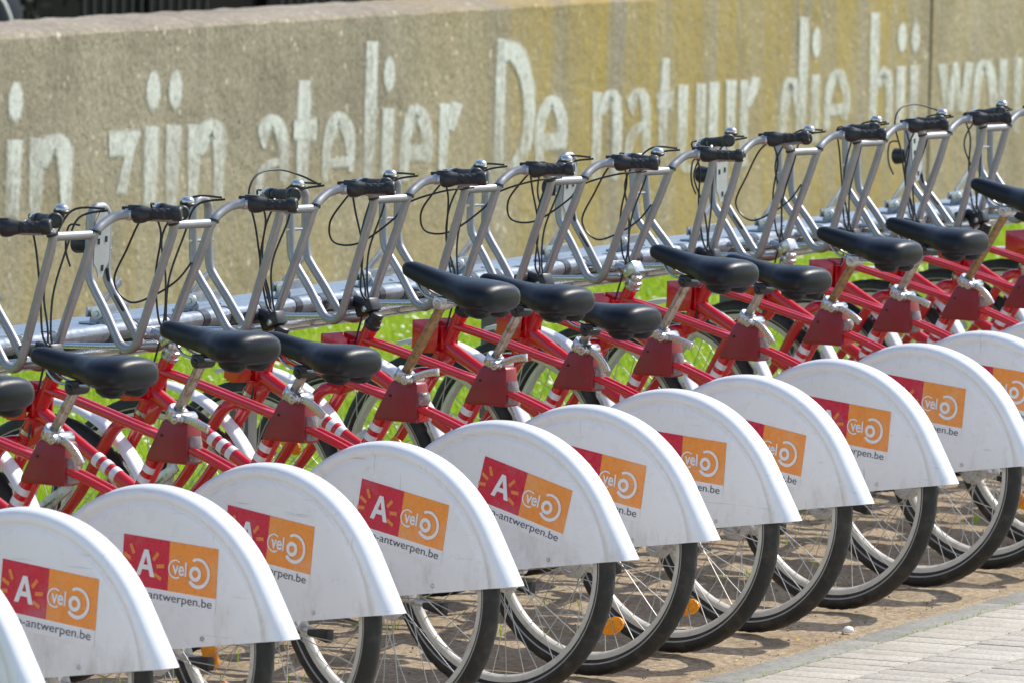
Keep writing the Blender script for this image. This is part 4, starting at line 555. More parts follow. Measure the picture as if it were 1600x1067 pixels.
me['fork_clamp'] = MB().lathe([(.0188, -.006), (.0205, -.005), (.0205, .005), (.0188, .006)], (0, .765, .674), (0, -.51, .86), 18).mesh('cable_clamp', M['chrome'])
ar = MB().prism([(1.085, .30), (1.085, .385), (1.065, .418), (1.005, .462), (.945, .497), (.932, .478), (.988, .436), (1.025, .395), (1.035, .30)], -.066, -.058)
me['brake_arm'] = ar.mesh('brake_arm', M['hub'], bevel=.002)
ra = MB().prism([(.04, .285), (.05, .302), (-.03, .312), (-.082, .300), (-.085, .275), (-.06, .258), (-.035, .262), (-.015, .243), (.02, .243), (.04, .258)], -.058, -.050)
ra.lathe([(.0005, -.068), (.010, -.067), (.012, -.058), (.012, -.050)], (0, -.058, .280), (1, 0, 0), 14); ra.lathe([(.0005, -.066), (.006, -.065), (.007, -.058)], (0, .012, .283), (1, 0, 0), 12)
ra.tube([(-.060, .03, .262), (-.060, .0, .258), (-.060, -.03, .288), (-.060, -.058, .30), (-.060, -.085, .282)], .0028, 6, 4)
me['hub_brake'] = ra.mesh('hub_brake', M['hub'], bevel=.0008)
dp = MB()
for sg in (-1, 1): dp.prism([(.735, .705), (.728, .775), (.752, .789), (.806, .785), (.814, .712), (.79, .700)], sg * .040, sg * .045)
dp.box((0, .811, .748), (.086, .005, .072)); dp.box((0, .77, .706), (.086, .075, .005)); dp.box((0, .733, .74), (.05, .006, .06))
me['dock_plate'] = dp.mesh('dock_plate', M['red'], bevel=.0012)
gs = MB().prism([(.748, .70), (.79, .655), (.775, .632), (.735, .648), (.705, .690), (.72, .705)], -.009, .009)
me['head_gusset'] = gs.mesh('head_gusset', M['red'], bevel=.002)
# seat post, clamp, saddle
SD = Vector((0, -.626, 1)).normalized()
me['post'] = MB().tube([(0, seat(.62), .62), (0, seat(.866), .866)], .0118, 16).mesh('seat_post', M['post'])
me['rustpost'] = MB().tube([(0, seat(.62), .62), (0, seat(.866), .866)], .0118, 16).mesh('seat_post', M['rustpost'])
cl = MB().lathe([(.0120, -.0145), (.0215, -.0145), (.0230, -.012), (.0230, .012), (.0215, .0145), (.0120, .0145)], (0, seat(.748), .748), SD, 28)
cl.lathe([(.0005, -.030), (.012, -.030), (.0142, -.027), (.0142, .022), (.012, .025), (.0005, .025)], (0, seat(.748) - .030, .741), (1, 0, 0), 18)
me['clamp'] = cl.mesh('seat_clamp', M['chrome'])
me['clampnut'] = MB().lathe([(.0005, -.014), (.005, -.014), (.006, -.010), (.0115, -.009), (.0125, -.003), (.0125, .004)], (-.031, seat(.748) - .030, .741), (1, 0, 0), 18).mesh('clamp_nut', M['chrome'])
def lever(ang, curl):
    p0 = Vector((-.020, seat(.748) - .036, .742)); pts = []
    for i in range(9):
        t = i / 8; a = ang - curl * t * .8; pts.append(p0); p0 = p0 + Vector((-.0012, -math.cos(a), math.sin(a))) * .0105
    m = MB(); V = []
    for i, p in enumerate(pts):
        t = (pts[min(i + 1, 8)] - pts[max(i - 1, 0)]).normalized(); u = Vector((0, -t.z, t.y)); hw = .0075 + .002 * (i / 8); hx = .0035 + .001 * (i / 8)
        for a, b in ((-1, -1), (1, -1), (1, 1), (-1, 1)): V.append(p + Vector((hx * a, 0, 0)) + u * hw * b)
    m.add(V, [(i * 4 + k, i * 4 + (k + 1) % 4, i * 4 + 4 + (k + 1) % 4, i * 4 + 4 + k) for i in range(8) for k in range(4)] + [(3, 2, 1, 0), (32, 33, 34, 35)])
    return m.mesh('quick_release_lever', M['chrome'], bevel=.0015)
me['lever'] = [lever(-.12, .35), lever(-.30, 1.1), lever(.45, .5), lever(-.2, .7)]
def loft(st, n, name, mt, pw=2.6):
    m = MB(); V = []
    for (y, w, zt, zb) in st:
        zm = zb + (zt - zb) * .42
        for k in range(n):
            a = k * 2 * math.pi / n; c, s = math.cos(a), math.sin(a)
            cx = math.copysign(abs(c) ** (2 / pw), c); cz = math.copysign(abs(s) ** (2 / pw), s)
            V.append((w * cx, y, zm + cz * ((zt - zm) if s > 0 else (zm - zb))))
    N_ = len(st)
    m.add(V, [(i * n + k, i * n + (k + 1) % n, (i + 1) * n + (k + 1) % n, (i + 1) * n + k) for i in range(N_ - 1) for k in range(n)] + [tuple(range(n))[::-1], tuple((N_ - 1) * n + k for k in range(n))])
    return m
S = [(.042, .052, .932, .894), (.046, .066, .940, .884), (.058, .077, .946, .876), (.075, .083, .948, .876), (.105, .084, .948, .872), (.135, .076, .946, .874), (.165, .060, .943, .881), (.20, .042, .942, .887), (.245, .032, .945, .894), (.29, .0275, .950, .902), (.322, .0250, .953, .911), (.340, .021, .951, .916), (.347, .013, .945, .924)]
ys = np.linspace(.042, .347, 44); cols = [np.interp(ys, [s[0] for s in S], [s[j] for s in S]) for j in (1, 2, 3)]
k5 = np.array([.25, .5, .25])
for _ in range(1):
    cols = [np.concatenate([[c[0]], np.convolve(c, k5, 'valid'), [c[-1]]]) for c in cols]
sm_ = loft([(float(y), float(a), float(b), float(c)) for y, a, b, c in zip(ys, *cols)], 28, 'saddle', M['saddle'])
me['saddle'] = sm_.mesh('saddle', M['saddle'], angle=1.3)
rl = MB()
for sg in (-1, 1): rl.tube([(sg * .006, .315, .920), (sg * .014, .285, .893), (sg * .022, .25, .880), (sg * .022, .19, .879), (sg * .03, .13, .885), (sg * .035, .09, .892)], .0035, 8, 4)
me['saddle_rail'] = rl.mesh('saddle_rail', M['chrome'])
sc_ = MB().lathe([(.0005, -.028), (.013, -.028), (.016, -.024), (.016, .024), (.013, .028), (.0005, .028)], (0, .222, .872), (1, 0, 0), 16); sc_.box((0, .215, .880), (.052, .04, .014))
sc_.lathe([(.0005, -.034), (.006, -.033), (.007, -.028)], (0, .222, .872), (1, 0, 0), 10)
me['saddle_clamp'] = sc_.mesh('saddle_clamp', M['black'], bevel=.002)
me['saddle_clamp_s'] = sc_.mesh('saddle_clamp', M['hub'], bevel=.002)
me['bumper'] = [MB().lathe([(.0005, -.036), (.014, -.034), (.021, -.024), (.0235, -.006), (.0225, .012), (.016, .028), (.0005, .032)], (sg * .038, .098, .881), (0, 1, 0), 16).mesh('saddle_bumper', M['saddle']) for sg in (-1, 1)]
bg_ = MB(); V = []
for (z, ya, yb, w, wf) in ((.736, .252, .326, .0185, .0185), (.730, .247, .332, .0215, .021), (.69, .244, .354, .0245, .0225), (.650, .243, .376, .027, .0235), (.641, .243, .378, .027, .0235), (.639, .248, .372, .023, .020)):
    for (x, y) in ((-w, ya), (w, ya), (w * 1.02, ya + .05), (wf, yb - .006), (wf * .6, yb), (-wf * .6, yb), (-wf, yb - .006), (-w * 1.02, ya + .05)): V.append((x, y, z))
bg_.add(V, [(i * 8 + k, i * 8 + (k + 1) % 8, i * 8 + 8 + (k + 1) % 8, i * 8 + 8 + k) for i in range(5) for k in range(8)] + [tuple(range(8))[::-1], tuple(40 + k for k in range(8))])
me['bag'] = bg_.mesh('tail_light_housing', M['bag'], bevel=.0025, angle=.5)
def lens(z0, z1, mt, name):
    m = MB(); V = []
    for i in range(7):
        t = i / 6; z = z0 + (z1 - z0) * t; b = math.sin(math.pi * (.12 + .76 * t)) ** .5
        for (x, y) in ((-.018, .251), (-.0175, .247 - .011 * b), (-.010, .247 - .018 * b), (.010, .247 - .018 * b), (.0175, .247 - .011 * b), (.018, .251)): V.append((x, y, z))
    m.add(V, [(i * 6 + k, i * 6 + k + 1, i * 6 + 7 + k, i * 6 + 6 + k) for i in range(6) for k in range(5)] + [(5, 4, 3, 2, 1, 0), (36, 37, 38, 39, 40, 41)])
    return m.mesh(name, mt, angle=1)
me['seam'] = MB().prism([(.2665, .727), (.2635, .727), (.2615, .643), (.2650, .643)], -.0372, -.0300).mesh('housing_seam', M['black'], False)
me['hscrew'] = MB().lathe([(.0005, -.0255), (.0032, -.0252), (.0038, -.020)], (0, .325, .700), (1, 0, 0), 8).mesh('housing_screw', M['black'])
me['fbolt'] = [MB().lathe([(.0005, -.0345), (.004, -.0342), (.0055, -.032), (.0055, -.028)], (0, y, z), (1, 0, 0), 12).mesh('fender_bolt', M['hub']) for y, z in ((.035, .322), (-.155, .345))]
me['lens'] = lens(.645, .702, M['lens'], 'tail_light'); me['lens_u'] = lens(.680, .712, M['lens'], 'tail_light'); me['lensr'] = lens(.643, .678, M['lensr'], 'red_reflector')
# crank, pedals, stand
ck = MB().lathe([(.0005, -.075), (.012, -.075), (.02, -.05), (.02, .05), (.012, .075), (.0005, .075)], (0, .575, .30), (1, 0, 0), 16)
ck.tube([(-.07, .575, .30), (-.078, .66, .28), (-.08, .735, .262)], [.011, .010, .009], 8, 3, flat=.6); ck.tube([(.07, .575, .30), (.078, .49, .32), (.08, .415, .338)], [.011, .010, .009], 8, 3, flat=.6)
me['crank'] = ck.mesh('crank', M['hub'])
me['pedal'] = [MB().box((-.13, .735, .262), (.09, .06, .022)).mesh('pedal', M['black'], bevel=.004), MB().box((.13, .415, .338), (.09, .06, .022)).mesh('pedal', M['black'], bevel=.004)]
me['guard'] = MB().prism([(.66, .30), (.655, .34), (.62, .375), (.57, .385), (.1, .352), (-.03, .355), (-.05, .325), (-.03, .295), (.1, .285), (.57, .215), (.63, .235)], .045, .058).mesh('chain_guard', M['fwhite'], bevel=.004)
me['stand'] = MB().tube([(-.045, .30, .25), (-.07, .28, .232), (-.08, .23, .224), (-.082, .13, .215)], [.011, .010, .008, .008], 10, 4).mesh('kickstand', M['hub'])
me['foot'] = MB().prism([(.165, .222), (.165, .208), (.105, .194), (.102, .225)], -.094, -.070).mesh('rubber_foot', M['black'], bevel=.003)
# stems
sb = MB().tube([(0, .676, .826), (0, .668, .842)], .0175, 14); sb.box((0, .700, .853), (.040, .056, .034), Matrix.Rotation(-.42, 3, 'X'))
sb.tube([(0, .715, .858), (0, .745, .868)], .016, 12); sb.box((0, .745, .862), (.09, .026, .026), Matrix.Rotation(-.3, 3, 'X'))
me['stem_b'] = sb.mesh('stem', M['black'], bevel=.005)
me['stem_bolt'] = MB().lathe([(.0005, -.006), (.004, -.005), (.0075, -.004), (.0085, 0)], (-.0205, .694, .850), (1, 0, 0), 12).mesh('stem_bolt', M['chrome'])
ss = MB().tube([(0, .676, .826), (0, .668, .842)], .0165, 14); ss.box((0, .683, .855), (.042, .042, .032), Matrix.Rotation(-.50, 3, 'X')); ss.tube([(0, .70, .852), (0, .745, .862)], .013, 12); ss.box((0, .745, .862), (.09, .022, .024), Matrix.Rotation(-.3, 3, 'X'))
me['stem_s'] = ss.mesh('stem', M['chrome'], bevel=.003)
# handlebar with bent tube carrier, everything about HO
HO = Vector((0, .70, .85))
TR_ = .0108
def along(sg, t, off=(0, 0, 0)):
    a, b = (Vector((.166, .600, 1.171)), Vector((.217, .515, 1.175))) if sg > 0 else (Vector((-.160, .588, 1.171)), Vector((-.222, .474, 1.177))); return a + (b - a) * t + Vector(off)
hb = MB()
for sg in (-1, 1):
    hb.tube([along(sg, .1), along(sg, -.10), (sg * .146, .616, 1.170) if sg > 0 else (sg * .144, .610, 1.170), (sg * .124, .628, 1.164), (sg * .096, .632, 1.150), (sg * .072, .632, 1.134), (sg * .0635, .637, 1.112), (sg * .062, .655, 1.06), (sg * .058, .688, .975), (sg * .052, .732, .860), (sg * .049, .745, .834), (sg * .044, .768, .819), (sg * .038, .797, .821), (sg * .034, .820, .838), (sg * .031, .866, .898), (sg * .030, .905, .945), (sg * .030, .921, .972), (sg * .030, .926, 1.02), (sg * .030, .928, 1.10), (sg * .026, .928, 1.122), (sg * .012, .928, 1.134), (0, .928, 1.135)], TR_, 12, 5, cap=False)
    hb.tube([along(sg, -.12), along(sg, .9)], TR_ * .9, 10)
me['handlebar'] = hb.mesh('handlebar', M['alu'], org=HO)
me['crossbar'] = MB().tube([(-.064, .634, 1.126), (.064, .634, 1.126)], .0105, 14).mesh('cross_bar', M['alu'], org=HO)
me['rung'] = [MB().tube([(-.044, .925, z), (.044, .925, z)], .0042, 8).mesh('rung', M['chrome'], org=HO) for z in (1.035,)]
me['lowbar'] = MB().tube([(-.046, .757, .826), (.046, .757, .826)], .008, 10).mesh('lower_cross_tube', M['alu'], org=HO)
def grip(sg):
    a, b = along(sg, .22), along(sg, 1.0); ax = (b - a).normalized(); L_ = (b - a).length
    m = MB(); u = ax.orthogonal().normalized(); w = ax.cross(u); nr_, nk = 64, 36; V = []
    for i in range(nr_ + 1):
        t = i / nr_
        for k in range(nk):
            th = k * 2 * math.pi / nk
            r = .0118 + .0022 * max(0, 1 - min(abs(math.sin(3 * th + t * 15)), abs(math.sin(3 * th - t * 15))) * 2.6) * (1 if .1 < t < .92 else 0) + (.0018 if t > .93 or t < .05 else 0)
            V.append(a + ax * L_ * t + (u * math.cos(th) + w * math.sin(th)) * r)
    m.add(V, [(i * nk + k, i * nk + (k + 1) % nk, (i + 1) * nk + (k + 1) % nk, (i + 1) * nk + k) for i in range(nr_) for k in range(nk)] + [tuple(range(nk))[::-1], tuple(nr_ * nk + k for k in range(nk))])
    return m.mesh('grip', M['rubber'], org=HO, angle=.6)
me['grip'] = [grip(-1), grip(1)]
def endcap(sg):
    b = along(sg, 1.0); ax = (along(sg, 1) - along(sg, 0)).normalized()
    return MB().lathe([(.0165, -.012), (.0178, -.008), (.0178, .006), (.0155, .009), (.0125, .010), (.0115, .0085), (.0005, .0085)], b, ax, 22).mesh('grip_end', M['black'], org=HO)
me['grip_end'] = [endcap(-1), endcap(1)]
def shifter(sg):
    a = along(sg, -.05); ax = (along(sg, 1) - along(sg, 0)).normalized()
    if sg < 0: return MB().lathe([(.0112, -.004), (.0145, 0), (.0150, .014), (.0125, .02)], a, ax, 18).mesh('lever_clamp', M['black'], org=HO)
    m = MB().lathe([(.0115, -.004), (.0175, 0), (.0205, .004), (.0215, .012), (.0205, .022), (.0185, .028), (.0165, .034), (.0145, .042)], a, ax, 20)
    m.box(a + ax * .012 + Vector((-sg * .004, .006, .014)), (.02, .03, .014), Matrix.Rotation(.5 * sg, 3, 'Z'))
    m.tube([a + ax * .006 + Vector((0, .01, .012)), a + ax * -.008 + Vector((-sg * .010, .016, .014))], [.007, .004], 8)
    return m.mesh('gear_shifter' if sg > 0 else 'lever_clamp', M['black'], org=HO, bevel=.001)
me['shifter'] = [shifter(-1), shifter(1)]
me['collar'] = [MB().lathe([(.0112, -.009), (.0140, -.009), (.0140, .007), (.0112, .007)], along(sg, -.14), along(sg, 1) - along(sg, 0), 16).mesh('collar', M['chrome'], org=HO) for sg in (-1, 1)]
def blever(sg):
    a = along(sg, .0, (0, .012, -.004)); return MB().tube([a, a + Vector((sg * .004, .022, -.002)), a + Vector((sg * .03, .004, -.008)), a + Vector((sg * .066, -.062, -.010)), a + Vector((sg * .072, -.078, -.004))], [.006, .0055, .005, .004, .0045], 8, 4, flat=.7).mesh('brake_lever', M['alu'], org=HO)
me['blever'] = [blever(-1), blever(1)]
bl = Vector((-.185, .490, 1.191))
me['bell_base'] = MB().lathe([(.006, -.010), (.009, 0), (.0180, .001), (.0188, .007), (.0165, .009)], bl, (-.12, -.1, 1), 20).mesh('bell_base', M['black'], org=HO)
me['bell'] = MB().lathe([(.0155, .0080), (.0158, .0105), (.0142, .0160), (.0100, .0195), (.005, .0208), (.0005, .021)], bl, (-.12, -.1, 1), 22).mesh('bell_dome', M['chrome'], org=HO)
me['tie'] = [MB().lathe([(.0115, -.003), (.0142, -.003), (.0142, .003), (.0115, .003)], (sg * .0690, .632, 1.131), (sg * .3, .1, 1), 14).mesh('cable_tie', M['black'], org=HO) for sg in (-1, 1)]
def cables(seed, loop):
    q = random.Random(seed); j = lambda s=.012: q.uniform(-s, s); out = []
    P = []
    P.append([(-.128, .645, 1.176), (-.085, .69, 1.165), (-.045, .70 + j(), 1.10), (-.030 + j(), .715 + j(), 1.0), (-.015, .712, .90), (-.006, .70, .872)])
    P.append([(.128, .650, 1.178), (.085, .700, 1.16), (.045, .705 + j(), 1.09), (.022 + j(), .718 + j(), .99), (.012, .712, .90), (.006, .695, .840), (.012, .730, .70)])
    P.append([(.122, .655, 1.182), (.07, .71, 1.175), (.02 + j(), .735 + j(.02), 1.09), (.0, .725 + j(.02), .99), (-.004, .705, .88), (-.012, .735, .74), (-.016, .75, .66)])
    if loop == 1: P.append([(-.10, .655, 1.165), (-.06, .74, 1.13), (-.035, .815 + j(), 1.05), (-.03, .835 + j(), .97), (-.02, .80, .925), (.0, .745, .945), (.03, .70, .985), (.05, .675, 1.03)])
    elif loop == 2: P.append([(-.10, .655, 1.165), (-.055, .735, 1.12), (-.04, .79 + j(), 1.06), (-.02, .795, 1.01), (.02, .745, 1.01), (.07, .68, 1.07), (.09, .655, 1.11), (.16, .60, 1.14), (.24, .56, 1.15)])
    elif loop == 3: P.append([(.115, .655, 1.18), (.10, .70, 1.20), (.05, .73, 1.215), (-.02, .74, 1.205), (-.06, .735, 1.16), (-.05, .72, 1.08), (-.03, .715, .98), (-.012, .70, .885)])
    return [MB().tube(p, .0026, 7, 7).mesh('brake_cable', M['cable'], org=HO) for p in P]
me['cables'] = [cables(i, (0, 1, 2, 0, 3, 2)[i]) for i in range(6)]
lp = MB().prism([(-.026, 1.045), (-.026, 1.005), (-.012, .985), (-.008, .970), (.008, .970), (.012, .985), (.026, 1.005), (.026, 1.10), (.012, 1.125), (-.012, 1.125), (-.026, 1.10)], .914, .917)
lp.v = [(p[1], p[0], p[2]) for p in lp.v]
me['lplate'] = lp.mesh('lamp_plate', M['lamp'], org=HO)
me['lslot'] = [MB().box((x, .9135, z), (.007, .002, .014)).mesh('plate_slot', M['black'], org=HO) for (x, z) in ((-.013, 1.055), (.013, 1.06), (-.012, 1.09), (.004, .992))]
hl = MB().lathe([(.0005, 0), (.012, .002), (.020, .012), (.024, .03), (.025, .042), (.022, .045), (.0005, .047)], (-.012, .94, 1.045), (0, 1, 0), 18); hl.tube([(-.036, .955, 1.09), (-.042, .985, 1.085), (-.043, .99, 1.03), (-.040, .975, .99)], .0025, 6, 4)
me['headlight'] = hl.mesh('headlight', M['black'], org=HO)
me['lcable'] = MB().tube([(.022, .915, .99), (.026, .905, .95), (.024, .865, .905), (.036, .835, .86), (.03, .80, .83)], .0045, 7, 5).mesh('lamp_cable', M['cable'], org=HO)
me['dockpin'] = MB().tube([(0, .765, .832), (0, .85, .822), (0, .95, .816), (0, 1.14, .808)], [.011, .009, .008, .008], 10, 3).mesh('docking_pin', M['chrome'])
# maker's lettering cast on the front brake arm
# sticker on the fender (u to the rear, v up, origin top front corner)
SX = -.0317
def uv(pts, off=0): return [(SX - off, -u, v) for u, v in pts]
def quad(name, u0, u1, v0, v1, mt, off=0): return MB().add(uv([(u0, v0), (u1, v0), (u1, v1), (u0, v1)], off), [(0, 1, 2, 3)]).mesh(name, mt, False)
SW, SH = .264, .140; CH = SH * .765
me['st_r'] = quad('red_panel', 0, SW * .49, -CH, 0, M['dred']); me['st_o'] = quad('orange_panel', SW * .49, SW, -CH, 0, M['dora']); me['st_w'] = quad('white_strip', 0, SW, -SH, -CH, M['dwht'])
def text(name, s, size, u, v, mt, off, ex=1., thick=0):
    cu = bpy.data.curves.new('t', 'FONT'); cu.body = s; cu.size = size; cu.offset = thick
    o = bpy.data.objects.new('t', cu); COL.objects.link(o); bpy.context.view_layer.update()
    m0 = bpy.data.meshes.new_from_object(o.evaluated_get(bpy.context.evaluated_depsgraph_get()))
    m = MB(); m.add(uv([(u + p.co.x * ex, v + p.co.y) for p in m0.vertices], off), [tuple(f.vertices) for f in m0.polygons])
    bpy.data.objects.remove(o); bpy.data.curves.remove(cu); bpy.data.meshes.remove(m0)
    return m
def arc(m, cu_, cv, r, a0, a1, w0, w1, off, n=28):
    V = []
    for i in range(n + 1):
        t = i / n; a = R(a0 + (a1 - a0) * t); w = w0 + (w1 - w0) * t
        V += uv([(cu_ + (r - w / 2) * math.cos(a), cv + (r - w / 2) * math.sin(a)), (cu_ + (r + w / 2) * math.cos(a), cv + (r + w / 2) * math.sin(a))], off)
    m.add(V, [(2 * i, 2 * i + 1, 2 * i + 3, 2 * i + 2) for i in range(n)]); return m
A_ = MB(); ax0, ax1, ay0, ay1 = .040, .092, -.083, -.026   # the letter A drawn from bars
for p in ([(ax0, ay0), (ax0 + .0125, ay0), (ax0 + .0305, ay1), (ax0 + .020, ay1)], [(ax1 - .0125, ay0), (ax1, ay0), (ax0 + .032, ay1), (ax0 + .0215, ay1)], [(ax0 + .0135, ay0 + .014), (ax1 - .0135, ay0 + .014), (ax1 - .0165, ay0 + .0245), (ax0 + .0165, ay0 + .0245)]):
    A_.add(uv(p, .0012 + .0001 * len(A_.f)), [(0, 1, 2, 3)])
me['st_a'] = A_.mesh('letter', M['dwht'], False)
me['st_y'] = []
for (u, v, a) in ((.027, -.029, 62), (.014, -.046, 25), (.010, -.066, -8), (.093, -.038, -52), (.107, -.057, -8), (.101, -.080, 25)):
    a = R(-a); c, s = math.cos(a), math.sin(a); me['st_y'].append(MB().add(uv([(u + x * c - y * s, v + x * s + y * c) for x, y in ((-.011, -.0042), (.011, -.0042), (.011, .0042), (-.011, .0042))], .0012), [(0, 1, 2, 3)]).mesh('sun_ray', M['dray'], False))
lg = text('l', 'vel', .042, .1415, -.069, M['dwht'], .0012, .84, .0009)
arc(lg, .2045, -.0610, .0122, 0, 360, .0085, .0085, .0014, 32); arc(lg, .2120, -.0585, .0295, 122, -138, .0060, .0085, .0014, 40); arc(lg, .1500, -.0575, .0190, 55, 305, .0034, .0040, .0014, 28)
me['st_l'] = lg.mesh('logo', M['dwht'], False)
ad_ = text('t', 'velo-antwerpen.be', .0265, 0, -SH + .0105, M['dink'], .0012, .92, -.0001)
u1 = max(-p[1] for p in ad_.v); ad_.v = [(p[0], p[1] * (SW - .022) / u1 - .012, p[2]) for p in ad_.v]
me['st_t'] = ad_.mesh('web_address', M['dink'], False)

bt = text('t', 'SHIMANO', .017, 0, 0, M['dink'], 0, 1.05, .0003); q_ = R(-31)
bt.v = [(-.0672, 1.052 + (p[1] * math.cos(-q_) - p[2] * math.sin(-q_)), .408 + (p[1] * math.sin(-q_) * -1 + p[2] * math.cos(-q_))) for p in bt.v]
me['arm_text'] = bt.mesh('maker_lettering', M['dink'], False)

# ------------------------------------------------------------------ the row of bicycles
DZ = {-1: 0, 0: -.02, 1: -.018, 2: 0, 3: -.069, 4: .056, 5: .003, 6: -.082, 7: .015, 8: -.042, 9: 0, 10: 0, 11: .085, 12: -.02, 13: .02, 14: .0, 15: -.03}
ST = {-1: (.05, .56, 5), 0: (.047, .557, 4.7), 1: (.058, .557, 2.8), 2: (.10, .566, 6), 3: (.052, .578, 9), 4: (.025, .581, 13.9), 5: (.059, .569, 7.9), 6: (.072, .562, 3.5), 7: (.053, .562, 7.7), 8: (.058, .565, 4.9), 9: (.091, .579, 5.2), 10: (.079, .58, 4), 11: (.06, .57, 6), 12: (.07, .57, 4), 13: (.05, .57, 5), 14: (.05, .57, 5), 15: (.05, .57, 5)}
HEADING = {2: -.065, 3: -.03, 4: .025, 6: -.01, 7: -.03, 8: -.01, 9: .03, 10: .01, 11: .03, 12: .03, 13: .03}
PITCH = {3: .05, 7: .04, 8: .06, 9: -.07, 11: -.03, 12: -.03, 13: -.06}
TILT = {0: 0, 1: .0, 2: .01, 3: .05, 4: .12, 5: .05, 6: .02, 7: .08, 8: .06, 9: .07, 10: .06, 11: .09}
SILVER = {3, 8, 10, 14}; PLATE = {3, 8, 10, 13}; LEV = {0: 0, 1: 1, 2: 0, 3: 3, 4: 2, 5: 2, 6: 1, 7: 0, 8: 1, 9: 3, 10: 0, 11: 1}
CAB = {2: 0, 3: 1, 4: 4, 5: 2, 6: 5, 7: 2, 8: 1, 9: 3, 10: 1, 11: 0, 12: 4, 13: 3}
LAB = {-1: 'red rental bicycle showing only a sliver of white fender at the bottom left corner',
       0: 'red rental bicycle with the frontmost lettered white rear fender, cut by the left edge',
       1: 'red rental bicycle second along, its whole saddle at the left beside the left edge',
       2: 'red rental bicycle third along, level quick-release lever, saddle above a silver stem',
       3: 'red rental bicycle fourth along, low saddle and silver stem block',
       4: 'red rental bicycle fifth along, raised saddle on a long post, sticker tilted the most',
       5: 'red rental bicycle sixth along, upturned clamp lever, saddle just right of the raised one',
       6: 'red rental bicycle seventh along, saddle lowest of the row at the middle',
       7: 'red rental bicycle eighth along, saddle right of the lowest one, level lever',
       8: 'red rental bicycle ninth along, low saddle, silver stem block beside the grass',
       9: 'red rental bicycle tenth along, its lettered fender third from the right edge',
       10: 'red rental bicycle eleventh along, its fender cut by the right edge below two saddles',
       11: 'red rental bicycle twelfth along with tall brown seat post at the right edge',
       12: 'red rental bicycle thirteenth along, handlebar beside the wall joint, fender tip at right edge',
       13: 'red rental bicycle fourteenth along, last whole handlebar before the right edge',
       14: 'red rental bicycle fifteenth along, only front wheel and frame show at the right edge',
       15: 'red rental bicycle farthest along the row, front wheel behind the others at the right edge'}
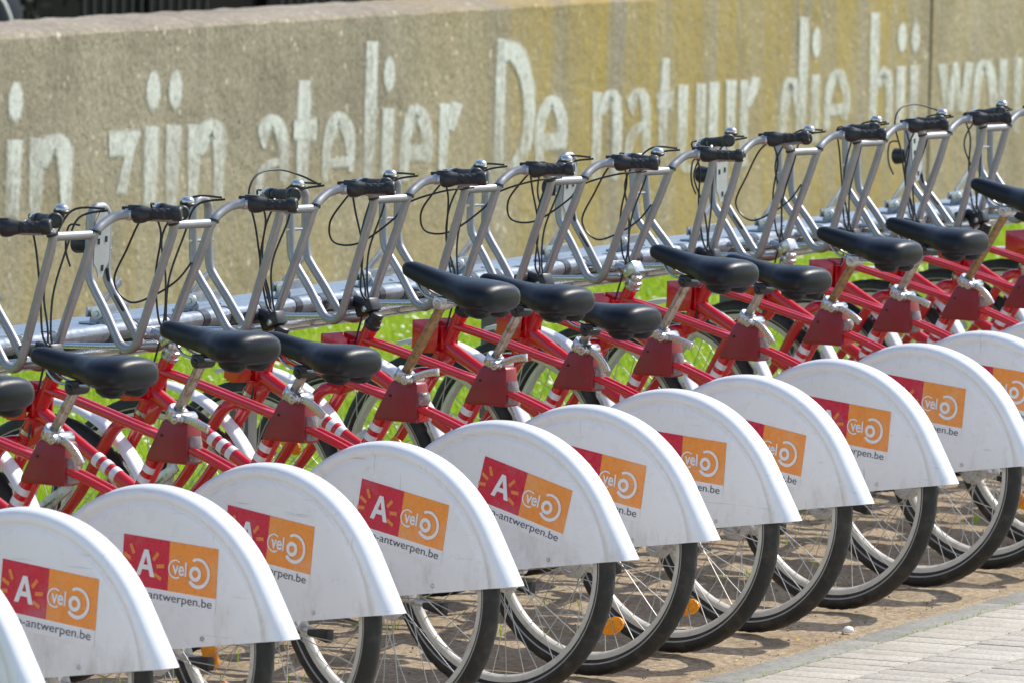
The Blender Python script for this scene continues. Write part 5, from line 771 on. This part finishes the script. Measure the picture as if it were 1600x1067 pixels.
def bike(n):
    q = random.Random(100 + n)
    B = empty('bicycle', (BX[n], 0, 0), BETA + HEADING.get(n, 0)); tag(B, LAB[n], 'bicycle', 'red rental bicycles docked in a row')
    def a(name, m, par=B, loc=(0, 0, 0), rot=(0, 0, 0)): return obj(name, m, par, loc, rot)
    for nm, y in (('rear_wheel', 0), ('front_wheel', AXF)):
        an = q.uniform(0, 6.28)
        if (n, nm) == (5, 'rear_wheel'): an = R(-112)
        if (n, nm) == (6, 'front_wheel'): an = R(146)
        if (n, nm) == (2, 'rear_wheel'): an = R(-30)
        w = a(nm, me['rim'], B, (0, y, AX), (an, 0, 0))
        a('tyre', me['tyre'], w); a('reflective_stripe', me['stripe'], w); s = a('spokes', me['spokes'], w); a('hub', me['hub'], w); a('reflector', me['reflector'], w)
    f = a('rear_fender', me['rear_fender'])
    y, z, t = ST[n]; L = (0, y + .009, z - .004); rt = (R(t), 0, 0)
    for nm, k in (('red_panel', 'st_r'), ('orange_panel', 'st_o'), ('white_strip', 'st_w'), ('letter', 'st_a'), ('logo', 'st_l'), ('web_address', 'st_t')): a(nm, me[k], f, L, rt)
    for m in me['st_y']: a('sun_ray', m, f, L, rt)
    a('front_fender', me['front_fender'])
    h = a('head_tube', me['head_tube']); a('headset', me['headset_s' if n in SILVER else 'headset'], h); a('head_gusset', me['head_gusset'], h)
    d = a('down_tube', me['down_tube']); [a('white_band', m, d) for m in me['db']]
    s = a('seat_tube', me['seat_tube']); [a('white_band', m, s) for m in me['sb']]; a('seat_strut', me['strut'], s)
    for m in me['twin']: a('frame_tube', m)
    [a('frame_gusset', m) for m in me['web']]; [a('chain_stay', m) for m in me['stay']]
    k = a('fork', me['fork']); a('cable_clamp', me['fork_clamp'], k); a('brake_arm', me['brake_arm'], k); a('maker_lettering', me['arm_text'], k)
    a('hub_brake', me['hub_brake']); a('dock_plate', me['dock_plate']); a('docking_pin', me['dockpin'])
    dz = DZ[n]; sl = (0, -.626 * dz, dz); yaw = 0
    a('seat_post', me['rustpost' if n in (4, 9, 11) else 'post'], B, sl)
    c = a('seat_clamp', me['clamp']); a('clamp_nut', me['clampnut'], c); a('quick_release_lever', me['lever'][LEV.get(n, q.randrange(4))], c)
    tl = TILT.get(n, .03); SO = Vector((0, .222, .880)); sa = a('saddle', me['saddle'], B, Vector(sl) + SO - Matrix.Rotation(tl, 3, 'X') @ SO, (tl, 0, yaw)); a('saddle_rail', me['saddle_rail'], sa); a('saddle_clamp', me['saddle_clamp_s' if n in (4, 9, 11) else 'saddle_clamp'], sa); [a('saddle_bumper', m, sa) for m in me['bumper']]
    b = a('tail_light_housing', me['bag'])
    if n in (4, 9, 11): a('tail_light', me['lens_u'], b); a('red_reflector', me['lensr'], b)
    else: a('tail_light', me['lens'], b)
    a('housing_screw', me['hscrew'], b); [a('fender_bolt', m, f) for m in me['fbolt']]
    c = a('crank', me['crank']); [a('pedal', m, c) for m in me['pedal']]; a('chain_guard', me['guard'])
    k = a('kickstand', me['stand']); a('rubber_foot', me['foot'], k)
    s = a('stem', me['stem_s' if n in SILVER else 'stem_b']); a('stem_bolt', me['stem_bolt'], s)
    H = a('handlebar', me['handlebar'], B, HO, (PITCH.get(n, 0), 0, 0))
    a('cross_bar', me['crossbar'], H); a('lower_cross_tube', me['lowbar'], H); [a('rung', m, H) for m in me['rung']]
    for i in (0, 1):
        a('grip', me['grip'][i], H); a('grip_end', me['grip_end'][i], H); a('gear_shifter' if i else 'lever_clamp', me['shifter'][i], H); a('collar', me['collar'][i], H); a('brake_lever', me['blever'][i], H)
    a('bell_base', me['bell_base'], H); a('bell_dome', me['bell'], H); [a('cable_tie', m, H) for m in me['tie']]
    for m in me['cables'][CAB.get(n, 0)]: a('brake_cable', m, H)
    if n in PLATE: a('lamp_plate', me['lplate'], H); [a('plate_slot', m, H) for m in me['lslot']]; a('headlight', me['headlight'], H); a('lamp_cable', me['lcable'], H)
for n in BX: bike(n)
